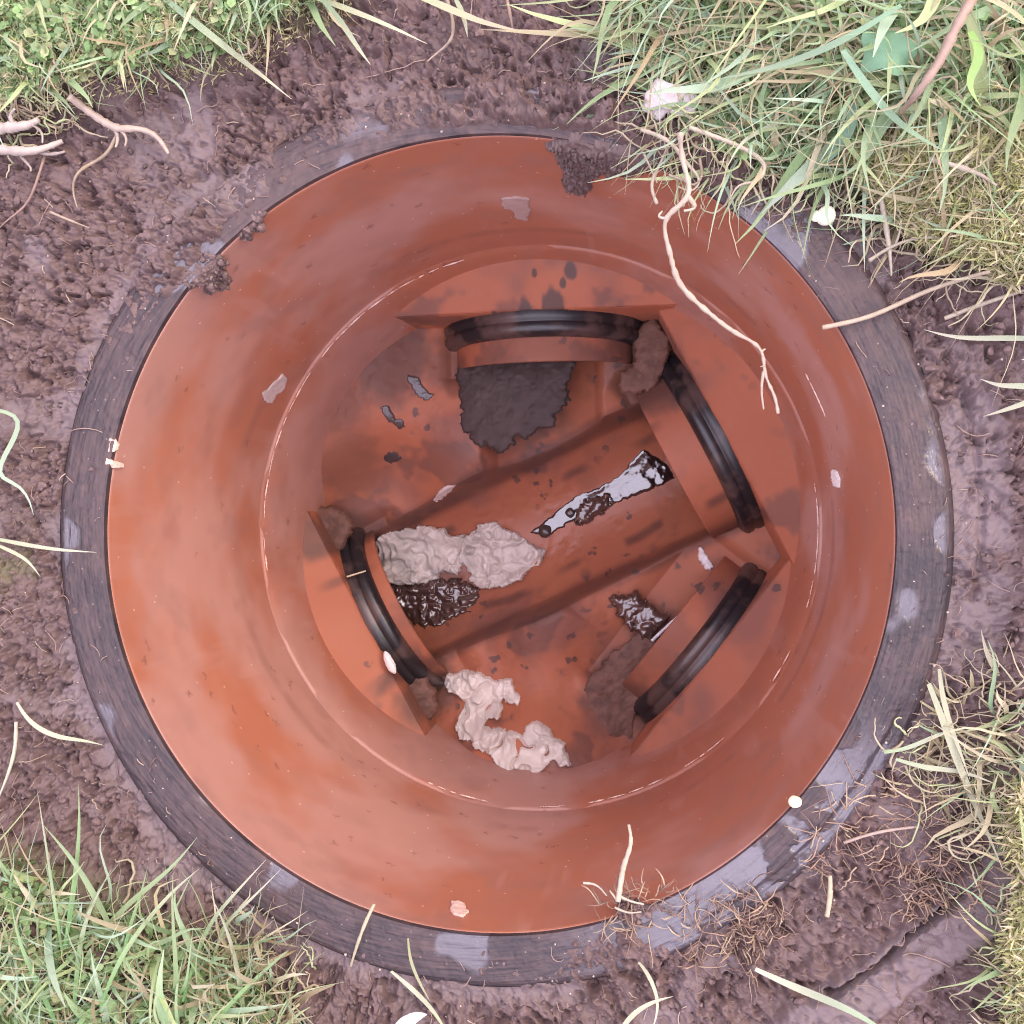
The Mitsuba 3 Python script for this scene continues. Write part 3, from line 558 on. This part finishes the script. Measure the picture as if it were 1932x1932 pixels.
gblade('pale blade at the top edge, left one of four', [(600, -10), (645, 45), (675, 90), (699, 122)], 14, PG, W, .010)
gblade('pale blade at the top edge pointing right, second from left', [(560, -15), (640, 12), (735, 50), (806, 83)], 15, (.40, .48, .30), W, .014)
gblade('short pale blade at the top edge, third from left', [(855, -10), (872, 25), (882, 70)], 12, (.35, .44, .27), W, .012)
gblade('broad pale blade at the top edge with a reddish tip', [(770, -15), (835, 12), (910, 42), (998, 62)], 18, (.40, .48, .30), (.52, .42, .32), .014)
groot('curved dry stem hanging from the top edge', [(842, -5), (854, 40), (850, 75), (825, 100), (806, 116)], 8, (.42, .33, .26), .006, name='dry_stem', cat='stem')
groot('short dry stem beside the pale blades at the top', [(955, -8), (962, 25), (968, 60)], 8, (.36, .25, .20), .006, name='dry_stem', cat='stem')
groot('looped dry stem on the upper left soil', [(440, 105), (470, 100), (482, 88), (476, 62), (458, 40)], 6, (.42, .34, .25), .008, name='dry_stem', cat='stem')
gblade('broad bluish blade pointing to the upper right rim', [(1612, 195), (1602, 240), (1560, 290), (1500, 340), (1437, 403)], 33, (.24, .40, .28), (.38, .44, .36), .022)
gblade('long blue green blade crossing the upper right turf', [(1590, 95), (1640, 170), (1700, 235), (1790, 290)], 19, (.27, .42, .30), (.30, .42, .28), .034)
gblade('thin blade arching left from the upper right turf', [(1560, 160), (1470, 230), (1400, 270), (1370, 320)], 11, (.26, .38, .24), W, .020)
gblade('blue green blade leaning left at top right', [(1700, 10), (1600, 70), (1480, 120), (1350, 150)], 14, (.26, .41, .28), (.36, .44, .30), .036)
gblade('upright bright blade near the top right corner', [(1830, 60), (1845, 110), (1830, 150), (1850, 200)], 20, (.30, .48, .16), (.36, .5, .22), .030)
groot('reddish dry stem standing in the top right turf', [(1840, -10), (1800, 60), (1770, 120), (1735, 170), (1700, 212)], 20, (.46, .33, .26), .036, name='dry_stem', cat='stem', tip=.5)
# leaf with lobes
c0 = P(1675, 95, .045); t = np.linspace(0, 2 * math.pi, 41)[:-1]; rr_ = .0125 * (1 + .16 * np.cos(5 * t) + .05 * np.cos(2 * t + 1))
lv = np.vstack([c0, np.c_[c0[0] + rr_ * .55 * np.cos(t), c0[1] + rr_ * .5 * np.sin(t), c0[2] + .002 + 0 * t], np.c_[c0[0] + rr_ * np.cos(t), c0[1] + rr_ * np.sin(t) * .95, c0[2] + .003 * np.sin(3 * t) - .001]])
k = np.arange(40); lf = np.vstack([np.c_[k * 0, 1 + k, 1 + (k + 1) % 40], np.c_[1 + k, 41 + k, 41 + (k + 1) % 40], np.c_[1 + k, 41 + (k + 1) % 40, 1 + (k + 1) % 40]])
put('lobed_leaf', (lv, lf), 'leafy', label='single broad lobed green leaf in the upper right turf', cat='leaf', smooth=True, color=np.broadcast_to((.24, .42, .27), lv.shape))
groot('long pale root dangling from the upper right rim into the chamber', [(1283, 250, .02), (1290, 310, .022), (1297, 370, .020), (1258, 412, .014), (1262, 470, .006), (1280, 530, -.004), (1335, 588, -.012), (1395, 632, -.020), (1436, 662, -.026), (1444, 705, -.030), (1462, 750, -.034), (1468, 780, -.036)], 11.5, (.62, .51, .40), 0, 70, name='dangling_root', tip=.55, wob=.28,
      extra=[([(1441, 700, -.030), (1437, 735, -.032), (1441, 772, -.034)], 8), ([(1436, 664, -.026), (1444, 658, -.026)], 7), ([(1258, 412, .014), (1243, 408, .014), (1250, 398, .014)], 8), ([(1332, 588, -.012), (1326, 580, -.012)], 6), ([(1443, 690, -.028), (1434, 692, -.028)], 5), ([(1297, 370, .02), (1310, 392, .018), (1290, 398, .018)], 12)])
groot('hooked pale root loop over the upper right rim', [(1210, 245), (1265, 270), (1302, 315), (1318, 345), (1308, 358), (1280, 352)], 9, (.60, .51, .40), .012, 40, name='root')
groot('wavy pale root curling down the upper right rim', [(1300, 240), (1360, 262), (1420, 290), (1442, 315), (1430, 340), (1395, 350), (1378, 375)], 10, (.60, .51, .40), .014, 40, name='root')
groot('thin root crossing behind the dangling root', [(1240, 385), (1230, 350), (1245, 310), (1262, 270)], 8, (.5, .42, .32), .010, 26, name='root', extra=[([(1262, 330), (1300, 345), (1320, 355)], 7), ([(1215, 290), (1240, 345)], 6)])
groot('brown straw lying across the right rim', [(1552, 618, .004), (1640, 597, .006), (1740, 553, .008), (1868, 512, .014)], 10, (.56, .46, .34), 0, 30, name='straw', cat='straw', tip=.8, wob=.06)
groot('shorter straw lying on soil at far right', [(1782, 601), (1850, 575), (1940, 545)], 9, (.52, .45, .34), .006, 20, name='straw', cat='straw', tip=.8, wob=.06)
gblade('pale blade lying flat near the right edge, upper of two', [(1990, 640), (1880, 638), (1800, 635), (1744, 622)], 12, (.36, .44, .3), W, .006)
gblade('pale blade pointing left at the right edge, middle one', [(1985, 735), (1920, 728), (1885, 726), (1850, 715)], 13, (.34, .44, .3), W, .008)
gblade('pale blade slanting up at the right edge below the others', [(1985, 742), (1920, 765), (1855, 786)], 12, (.4, .46, .3), W, .008)
gblade('bent blade with two kinks at the left edge', [(-25, 770), (33, 793), (20, 840), (3, 898), (35, 918), (55, 945), (63, 972)], 12, (.34, .44, .28), (.42, .54, .44), .012)
gblade('long thin blade crossing the left rim', [(-30, 1012), (40, 1026), (120, 1038), (182, 1042)], 10, (.40, .46, .32), W, .008)
gblade('thin blade drooping below the long one at left', [(-20, 1022), (25, 1042), (55, 1062), (76, 1088)], 9, (.40, .44, .30), W, .008)
gblade('pale blade lying on soil left of the lower rim', [(32, 1325), (55, 1358), (105, 1388), (160, 1398), (195, 1406)], 12, W, (.44, .5, .34), .005)
groot('pale thin stem upright at the lower left edge', [(30, 1362), (28, 1410), (15, 1460), (-5, 1510)], 9, W, .006, name='dry_stem', cat='stem')
groot('tan forked root at upper left with white tail', [(130, 182), (160, 205), (205, 235), (222, 242), (255, 243), (295, 258), (318, 290)], 18, (.58, .46, .38), .010, 40, tip=.45, extra=[([(215, 238), (222, 262), (218, 278)], 12), ([(218, 238), (238, 262), (236, 276)], 10)])
groot('thick pale root at the left edge, upper of two', [(-25, 246), (20, 240), (50, 236), (72, 226)], 26, (.62, .52, .46), .012, 24, tip=.5, extra=[([(30, 242), (20, 222), (28, 205)], 12), ([(60, 235), (78, 250), (80, 270)], 8)])
groot('thick pale root at the left edge, lower of two', [(-25, 280), (20, 284), (65, 284), (118, 266)], 22, (.58, .48, .42), .012, 26, tip=.5, extra=[([(60, 284), (90, 290), (122, 286)], 11), ([(30, 285), (55, 312), (58, 322)], 9)])
groot('long thin reddish root down the left soil', [(84, 296), (70, 340), (45, 390), (15, 415), (-10, 440)], 6, (.36, .24, .20), .005, 26)
groot('thin tan root hanging below the forked root', [(222, 250), (200, 290), (170, 310), (145, 330), (138, 355), (146, 392)], 8, (.42, .33, .24), .006, 30)
groot('short straw on the left soil', [(95, 400), (130, 415), (168, 430)], 6, (.46, .36, .28), .004, 14, name='straw', cat='straw')
groot('sprouting root on the near rim reaching into the chamber', [(1166, 1700, .012), (1172, 1660, .010), (1178, 1630, .004), (1190, 1590, 0.0), (1186, 1556, -.004)], 12, (.60, .51, .40), 0, 30, tip=.6, extra=[([(1100, 1666, .004), (1120, 1668, .004), (1145, 1690, .008)], 7), ([(1168, 1690, .012), (1190, 1700, .012), (1215, 1706, .012)], 7), ([(1166, 1700, .012), (1150, 1680, .01)], 7), ([(1160, 1712, .01), (1190, 1722, .012), (1210, 1720, .012)], 6)])
groot('white root standing out from the right soil', [(1662, 372), (1672, 430), (1680, 492), (1682, 520)], 11, (.52, .46, .36), .012, 24, tip=.3, extra=[([(1640, 492), (1690, 462), (1750, 448), (1800, 455)], 9), ([(1690, 460), (1700, 420), (1690, 400)], 6)])
groot('curved pale root over the upper right moss', [(1755, 300), (1800, 312), (1850, 330), (1880, 350)], 11, (.60, .51, .40), .020, 24)
groot('fine stem curving to the rim below the broad blade', [(1600, 352), (1590, 365), (1520, 395), (1455, 408)], 5, (.36, .28, .24), .006, 24, name='dry_stem', cat='stem')
groot('short stem with the white bud on the right rim', [(1610, 345), (1595, 375), (1572, 392), (1560, 402)], 7, (.42, .40, .28), .006, 16, name='dry_stem', cat='stem')
for rd, u, v, lab in [(.0052, 1558, 407, 'round white bud on the upper right rim'), (.0030, 1540, 408, 'tiny white bud touching the round one')]:
    g = blob(P(u, v, .008), rd, (1, 1, .9), 3, .15); put('white_bud', g, 'paper', label=lab, cat='bud', smooth=True, color=np.broadcast_to((.72, .72, .56), g[0].shape))
for rd, u, v, lab in [(.0092, 1255, 188, 'larger pale chalky lump by the upper right rim'), (.0068, 1290, 200, 'smaller pale chalky lump beside the larger one')]:
    g = blob(P(u, v, .014), rd, (1.1, .9, .7), u, .9, 3); put('chalk_lump', g, 'paper', label=lab, cat='lump', smooth=True, color=np.broadcast_to((.50, .45, .46), g[0].shape))
g = blob(P(1500, 1513, .004), .0036, (1, .9, .8), 8, .2); put('cream_bead', g, 'paper', label='single cream bead on the lower right rim ring', cat='bead', smooth=True, color=np.broadcast_to((.70, .62, .42), g[0].shape))
gblade('long pale stem on the right soil, upper half of a pair', [(1752, 1290), (1775, 1350), (1800, 1420), (1840, 1520), (1892, 1640)], 17, (.42, .46, .32), W, .012)
gblade('second pale stem beside the long one at right', [(1772, 1262), (1782, 1330), (1806, 1405), (1830, 1470)], 12, (.44, .46, .32), W, .014)
gblade('short green blade crossing the pale stems at right', [(1668, 1420), (1720, 1408), (1775, 1385), (1830, 1372)], 9, (.32, .42, .28), W, .012)
gblade('pale blade left of the crossing stems at right', [(1690, 1432), (1750, 1448), (1810, 1456), (1880, 1480)], 11, (.36, .44, .30), W, .010)
groot('thin straw on the lower right soil', [(1592, 1590), (1650, 1572), (1730, 1560)], 7, (.50, .38, .32), .005, 16, name='straw', cat='straw', tip=.7)
groot('upright pale straw stub on the lower right soil', [(1560, 1730), (1566, 1690), (1566, 1652)], 11, (.58, .48, .34), .006, 14, name='straw', cat='straw', tip=.8)
gblade('green blade lying across the grey ridge at bottom right', [(1425, 1828), (1500, 1862), (1600, 1905), (1690, 1960)], 16, W, (.28, .42, .28), .012)
groot('small stem standing on the near left rim', [(706, 1706, .012), (690, 1740, .009), (675, 1780, .006), (662, 1822, .003)], 8, (.56, .50, .34), 0, 18, name='dry_stem', cat='stem', tip=.6)
gblade('forked pale stem at the bottom left of centre', [(738, 1832), (780, 1868), (815, 1905), (850, 1960)], 11, W, (.36, .44, .28), .010)
gblade('thin sprout joining the forked stem at the bottom', [(770, 1770), (775, 1810), (790, 1850), (812, 1890)], 7, (.34, .36, .2), (.4, .42, .28), .010)
gblade('white petal lying at the bottom edge', [(738, 1948), (765, 1930), (788, 1918), (806, 1914)], 30, (.70, .68, .62), (.74, .72, .66), .010, name='white_petal', cat='petal')
gblade('curved pale blade at the bottom right of centre', [(1205, 1815), (1228, 1850), (1240, 1890), (1228, 1950)], 9, (.48, .48, .34), W, .010)
gblade('pale blade slanting at the bottom right of centre', [(1160, 1960), (1200, 1910), (1235, 1890), (1270, 1880)], 11, (.46, .46, .34), W, .010)
LL = [((372, 1580), (330, 1630), (250, 1700), (160, 1790), 12), ((502, 1622), (440, 1690), (380, 1780), (345, 1890), 10), ((545, 1792), (490, 1840), (430, 1900), (380, 1970), 9), ((398, 1690), (430, 1760), (452, 1850), (465, 1970), 13),
      ((148, 1480), (150, 1560), (142, 1660), (122, 1790), 14), ((70, 1490), (85, 1580), (100, 1680), (118, 1800), 9), ((80, 1555), (150, 1640), (195, 1720), (215, 1760), 18), ((375, 1640), (310, 1700), (240, 1790), (190, 1900), 11),
      ((278, 1635), (265, 1690), (255, 1720), (228, 1820), 9), ((530, 1640), (470, 1700), (420, 1760), (395, 1830), 8), ((20, 1700), (40, 1780), (70, 1850), (110, 1940), 16), ((210, 1640), (170, 1720), (150, 1800), (140, 1900), 13)]
LN = ['leaning right over the lower left rim', 'tall and thin, tip on the rim', 'tall and tan, rightmost in the tuft', 'pale, leaning left at the tuft\'s right side', 'upright and bright green', 'thin, reaching up from the left', 'broad, bent over the soil', 'thin, crossing behind others', 'short with a tan tip', 'fine, leaning far right', 'broad and green in the corner', 'mid green and straight']
for q, ((a, b, c, d_, w), l) in enumerate(zip(LL, LN)):
    gblade('lower left tuft blade: ' + l, [(*d_, .010), (*c, .022), (*b, .030), (*a, .034)], w * 1.05, (.20, .40, .16) if q % 3 else (.30, .40, .22), W if q % 2 else (.36, .46, .26), 0)

# ------------------------------------------------------------------ grass and moss
def scatter(poly, n_, rgen):
    x0, y0, x1, y1 = poly.bounds; out = np.zeros((0, 2))
    while len(out) < n_:
        q = rgen.uniform((x0, y0), (x1, y1), (n_ * 2, 2)); out = np.vstack([out, q[shapely.contains_xy(poly, q[:, 0], q[:, 1])]])
    return out[:n_]
PALETTE = {'green': [(.30, .48, .29), (.37, .55, .42), (.41, .53, .27), (.25, .42, .21), (.47, .59, .44)], 'straw': [(.50, .44, .30), (.42, .36, .24), (.56, .52, .38), (.36, .28, .18)]}
def tufts(poly, n_, length, width, lean, spread, flat, straw, seed, segs=8):
    rgen = np.random.default_rng(seed); q = scatter(poly, n_, rgen); z = ground_at(q[:, 0], q[:, 1]); parts = []
    for k in range(n_):
        az = lean + rgen.normal() * spread; L = length * rgen.uniform(.45, 1.35); fl = np.clip(flat + rgen.normal() * .22, .1, 1.2)
        t = np.linspace(0, 1, segs); h = np.array([math.cos(az), math.sin(az)]); bend = rgen.normal() * .8; wig = rgen.normal() * .10; ph = rgen.uniform(0, 6)
        hx = L * (fl * (.35 * t + .65 * t**1.6)); up = L * np.sqrt(max(.06, 1 - min(fl, .97)**2)) * (t * 1.25 - .55 * t**2.2 * min(1.2, fl + .2))
        pts = np.c_[q[k, 0] + h[0] * hx - h[1] * L * (bend * t**2 * .5 + wig * t * np.sin(t * 6 + ph)), q[k, 1] + h[1] * hx + h[0] * L * (bend * t**2 * .5 + wig * t * np.sin(t * 6 + ph)), z[k] - .001 + np.maximum(up, .0015 * t)]
        v, f = blade(pts, width * np.clip(rgen.lognormal(-.15, .5), .35, 2.4), segs, rgen.normal() * .5, .3, .6, True)
        c0 = np.array(PALETTE['straw' if rgen.uniform() < straw else 'green'][rgen.integers(4)]) * rgen.uniform(.75, 1.2)
        parts.append((v, f, along(v, c0 * np.array([.95, .95, .85]), c0 * .6 + np.array([.46, .44, .30]) * .4, 3)))
    return parts
def leaflets(poly, n_, size, hmax, cols, seed, rounded=False, clump=120):
    rgen = np.random.default_rng(seed); q = scatter(poly, n_ * 2, rgen)
    q = q[fb(q[:, 0], q[:, 1], clump, 2, seed) > rgen.uniform(.2, .62, len(q))][:n_]; n2 = len(q)
    z = ground_at(q[:, 0], q[:, 1]) + hmax * (.25 + fb(q[:, 0], q[:, 1], 90, 2, seed + 1)) * rgen.uniform(.2, 1, n2)
    d = rgen.normal(size=(n2, 3)); d[:, 2] = np.abs(d[:, 2]) * .5 + (.1 if not rounded else 0); d /= np.linalg.norm(d, axis=1, keepdims=True)
    s = np.cross(d, rgen.normal(size=(n2, 3)) + [0, 0, 1.5]); s /= np.linalg.norm(s, axis=1, keepdims=True); up = np.cross(s, d)
    L = size * rgen.uniform(.5, 1.4, n2)[:, None]; b = np.c_[q, z]; wd = (.34 if rounded else .075)
    v = np.stack([b, b + d * L * .45 + s * L * wd + up * L * .08, b + d * L + up * L * .1, b + d * L * .45 - s * L * wd + up * L * .08], 1)
    if rounded: v = np.stack([b, b + d * L * .25 + s * L * .3, b + d * L * .7 + s * L * .36 + up * L * .1, b + d * L, b + d * L * .7 - s * L * .36 + up * L * .1, b + d * L * .25 - s * L * .3], 1)
    m_ = v.shape[1]; o = (np.arange(n2) * m_)[:, None]
    f = np.vstack([o + np.array([[0, k, k + 1]]) for k in range(1, m_ - 1)])
    c = np.array(cols)[rgen.integers(len(cols), size=n2)] * rgen.uniform(.7, 1.25, (n2, 1))
    return v.reshape(-1, 3), f, np.repeat(c, m_, 0)
def grow(name, parts, lab, cat):
    g, c = join(parts); put(name, g, 'leafy', label=lab, cat=cat, kind='stuff', smooth=True, color=c)
def poly_of(pts, z=.014): return Polygon([P(u, v, z)[:2] for u, v in pts])
MOSS = [(.50, .50, .24), (.58, .54, .32), (.42, .45, .20), (.60, .54, .38)]
GRN = [(.30, .44, .20), (.36, .48, .26), (.24, .38, .17), (.42, .46, .26)]
dg = math.radians
ul, ur, ll, rt = TP['upper_left'], TP['upper_right'], TP['lower_left'], TP['right']
um = poly_of([(1600, 262), (1700, 255), (1800, 285), (1940, 290), (1990, 300), (1990, 540), (1900, 545), (1830, 490), (1760, 470), (1700, 410), (1640, 345)])
lm_ = poly_of([(1990, 1440), (1900, 1470), (1880, 1560), (1895, 1650), (1870, 1760), (1885, 1860), (1860, 1990), (1990, 1990)])
ug = ur.difference(um.buffer(-.002))
grow('grass', tufts(ul, 300, .034, .0022, dg(-50), 1.4, .85, .35, 101) + tufts(ul, 600, .022, .0013, dg(-50), 1.9, .85, .35, 116) + [leaflets(ul, 4800, .0052, .013, GRN, 102, True), leaflets(ul, 11000, .0046, .012, MOSS + GRN, 117)], 'short bright green grass and small leaves in the upper left corner', 'grass')
grow('grass', tufts(ug, 230, .060, .0034, dg(215), 1.0, .92, .2, 103, 10) + tufts(ug, 900, .052, .0015, dg(215), 1.1, .95, .45, 111, 12) + tufts(ug, 700, .030, .0020, dg(215), 1.9, .8, .3, 104) + tufts(um, 90, .04, .0014, dg(200), 1.2, .95, .5, 112, 10) + [leaflets(ug, 3600, .0055, .010, GRN, 105, True), leaflets(ug, 5000, .0055, .008, MOSS, 113)], 'long floppy pale green grass in the upper right corner', 'grass')
grow('grass', tufts(ll, 170, .050, .0030, dg(55), .9, .68, .2, 106, 10) + tufts(ll, 420, .046, .0014, dg(55), 1.0, .72, .4, 114, 10) + tufts(ll, 420, .026, .0022, dg(60), 1.8, .6, .15, 107) + [leaflets(ll, 2600, .0055, .008, GRN, 108, True)], 'upright green grass tuft in the lower left corner', 'grass')
grow('grass', tufts(rt, 130, .034, .0018, dg(190), 1.1, .9, .65, 109, 8) + tufts(poly_of([(1990, 1240), (1850, 1300), (1720, 1420), (1740, 1500), (1860, 1560), (1990, 1500)]), 110, .026, .0014, dg(190), 1.5, .95, .85, 115, 8) + tufts(poly_of([(560, 1990), (545, 1830), (470, 1740), (380, 1760), (430, 1990)]), 160, .036, .0016, dg(75), .6, .6, .75, 110), 'sparse straw coloured grass along the right edge', 'grass')
top = poly_of([(480, -60), (600, -60), (560, 20), (470, 70), (300, 130), (150, 160), (250, 90)])
grow('moss', [leaflets(top, 5000, .0036, .009, MOSS, 121)], 'yellowish moss along the edge of the upper left turf', 'moss')
grow('moss', [leaflets(um, 12000, .0070, .014, MOSS, 122)], 'feathery yellow green moss below the upper right grass', 'moss')
grow('moss', [leaflets(lm_, 7500, .0066, .013, MOSS, 123)], 'feathery yellow green moss in the lower right corner', 'moss')
# tangled dry stems
def tangle(poly, n_, L0, seed, up=.012, r0=.00055, curl=.28):
    rgt = np.random.default_rng(seed); q = scatter(poly, n_, rgt); out = []
    for k in range(n_):
        L = L0 * rgt.uniform(.4, 1.5); s = np.linspace(0, 1, 12); an = rgt.uniform(0, 6.28) + np.cumsum(rgt.normal(0, curl, 12)) + rgt.normal() * 5.4 * curl * s**2
        x = q[k, 0] + np.cumsum(np.cos(an)) * L / 12; y = q[k, 1] + np.cumsum(np.sin(an)) * L / 12
        z = np.where(np.hypot(x, y) > .2268, ground_at(x, y), 0) + .001 + up * rgt.uniform(.1, 1) * np.sin(s * math.pi * rgt.uniform(.5, 1)) + .002 * rgt.uniform()
        v, f = tube(np.c_[x, y, z], np.array([1, .9, .4]) * r0 * rgt.uniform(.5, 1.6), 12, 5, .2, k, True)
        out.append((v, f, np.array([(.34, .29, .20), (.27, .21, .15), (.40, .36, .24), (.33, .36, .20)][rgt.integers(4)])))
    return out
def tangled(parts, lab):
    g, c = join(parts); put('dry_thatch', g, 'fibre', label=lab, cat='dry stems', kind='stuff', smooth=True, color=c)
tangled(tangle(poly_of([(1180, 130), (1300, 170), (1450, 230), (1560, 330), (1440, 345), (1370, 330), (1290, 330), (1230, 290), (1200, 220)]), 60, .034, 131, .014) + tangle(ug, 170, .04, 132, .020), 'tangled dry stems at the edge of the upper right grass')
tangled(tangle(um.buffer(.006), 170, .026, 133, .014, .0005), 'pale dry threads over the upper right moss')
tangled(tangle(poly_of([(1990, 1230), (1850, 1290), (1700, 1420), (1760, 1560), (1850, 1640), (1840, 1990), (1990, 1990)]), 230, .026, 134, .012, .0005), 'pale dry threads along the lower right edge')
tangled(tangle(ll, 110, .03, 135, .012) + tangle(poly_of([(380, 1760), (520, 1790), (600, 1900), (580, 1990), (380, 1990)]), 70, .026, 136, .012), 'tan dry stems among the lower left tuft')
tangled(tangle(top, 110, .02, 137, .008, .0005) + tangle(ul, 60, .026, 138, .012, .0005), 'dry threads along the upper left turf edge')
tangled(tangle(poly_of([(0, 195), (150, 178), (170, 215), (110, 250), (-10, 262)]), 60, .020, 141, .008, .0006), 'whitish dry fibres around the pale roots at left')
def brown(parts, k): return [(v, f, np.array([(.20, .125, .095), (.28, .19, .135), (.15, .10, .08), (.34, .26, .18)][q % 4])) for q, (v, f, c) in enumerate(parts)]
tangled(brown(tangle(poly_of([(1270, 1720), (1420, 1690), (1500, 1760), (1420, 1860), (1300, 1850)]), 170, .013, 142, .005, .00032, .10) + tangle(poly_of([(1690, 1640), (1840, 1600), (1850, 1680), (1720, 1760)]), 140, .013, 143, .006, .00032, .10) + tangle(poly_of([(1560, 1480), (1800, 1480), (1840, 1600), (1500, 1720)]), 120, .014, 144, .004, .00032, .10) + tangle(poly_of([(1120, 1700), (1260, 1690), (1280, 1760), (1150, 1790)]), 70, .012, 145, .006, .00035, .10), (.75, .62, .55)), 'brown fibrous litter on the lower right soil')
edge = ul.boundary.buffer(.011)
grow('moss', [leaflets(edge, 5200, .0046, .009, [(.50, .46, .26), (.44, .42, .22), (.38, .32, .20), (.52, .50, .30)], 124)], 'straw coloured mossy fringe under the upper left turf edge', 'moss')
# the lawn beyond
rgl = np.random.default_rng(55); n_ = 60000; rad = .33 + 1.5 * rgl.uniform(0, 1, n_)**1.5; aa = rgl.uniform(0, 2 * math.pi, n_); lx, ly = rad * np.cos(aa), rad * np.sin(aa)
keep = np.maximum(np.abs(lx) - .305, np.maximum(ly - .335, -ly - .31)) > .035; lx, ly, rad = lx[keep], ly[keep], rad[keep]; n_ = len(lx)
az = rgl.uniform(0, 2 * math.pi, n_); L = rgl.uniform(.015, .05, n_); lz = ground_at(lx, ly); lz = np.where(rad > .8, .02, lz); t = np.array([0, .35, .7, 1.])
hx = L[:, None] * .75 * t**1.5; up = L[:, None] * (t * .95 - .4 * t**2); wv_ = np.array([.0016, .0017, .0012, .0001]) * 1.3
cx, cy, cz = lx[:, None] + np.cos(az)[:, None] * hx, ly[:, None] + np.sin(az)[:, None] * hx, lz[:, None] + up
sx, sy = -np.sin(az)[:, None] * wv_, np.cos(az)[:, None] * wv_
v = np.stack([np.stack([cx - sx, cy - sy, cz], -1), np.stack([cx + sx, cy + sy, cz], -1)], 2).reshape(-1, 3)
o = (np.arange(n_) * 8)[:, None, None]; tri = np.array([[0, 1, 3], [0, 3, 2], [2, 3, 5], [2, 5, 4], [4, 5, 7], [4, 7, 6]])[None]
c = np.array(PALETTE['green'])[rgl.integers(5, size=n_)] * rgl.uniform(.7, 1.1, (n_, 1))
put('lawn', (v, (o + tri).reshape(-1, 3)), 'leafy', label='green lawn grass stretching away around the dug hole', cat='grass', kind='stuff', smooth=True, color=np.repeat(c, 8, 0))
# fine rootlets and bits of straw
rgf = np.random.default_rng(66); parts = []
while len(parts) < 950:
    x, y = rgf.uniform(-.36, .38), rgf.uniform(-.35, .37); r = math.hypot(x, y)
    if r < .229 or turf_mask(x, y) > .7 or (r < .256 and rgf.uniform() > .5): continue
    L = rgf.lognormal(math.log(.010), .5) * (.6 if r < .256 else 1); az = rgf.uniform(0, 6.28); k = rgf.normal() * 60; s = np.linspace(0, 1, 7)
    an = az + k * L * (s - .3) + rgf.normal() * .4 * s**2; px = x + np.cumsum(np.cos(an)) * L / 7; py = y + np.cumsum(np.sin(an)) * L / 7
    if (np.hypot(px, py) < .2275).any(): continue
    pz = ground_at(px, py) + .0006 + .0016 * np.sin(s * math.pi) * rgf.uniform(0, 1.6)
    v, f = tube(np.c_[px, py, pz], [rgf.uniform(.00012, .00034)] * 2, 7, 4, .2, len(parts), True)
    c0 = np.array([(.27, .19, .16), (.20, .13, .11), (.36, .28, .22), (.16, .10, .09)][rgf.integers(4)])
    parts.append((v, f, c0))
g, c = join(parts); put('rootlets', g, 'fibre', label='fine rootlets and fibres strewn over the soil', cat='rootlets', kind='stuff', smooth=True, color=c)
# pale grit
parts = []
for k in range(330):
    a = rgf.uniform(0, 6.283); r = rgf.uniform(.228, .256) if k < 190 else rgf.uniform(.257, .37); x, y = r * math.cos(a), r * math.sin(a)
    v, f = blob(np.array([x, y, float(ground_at(x, y)[0]) + .0003]), rgf.uniform(.0002, .0007), rgf.uniform(.6, 1.3, 3), k, .6, 1); parts.append((v, f, np.array((.42, .35, .31)) * rgf.uniform(.5, 1.2)))
g, c = join(parts); put('grit', g, 'fibre', label='pale grit grains scattered on ring and soil', cat='grit', kind='stuff', smooth=False, color=c)
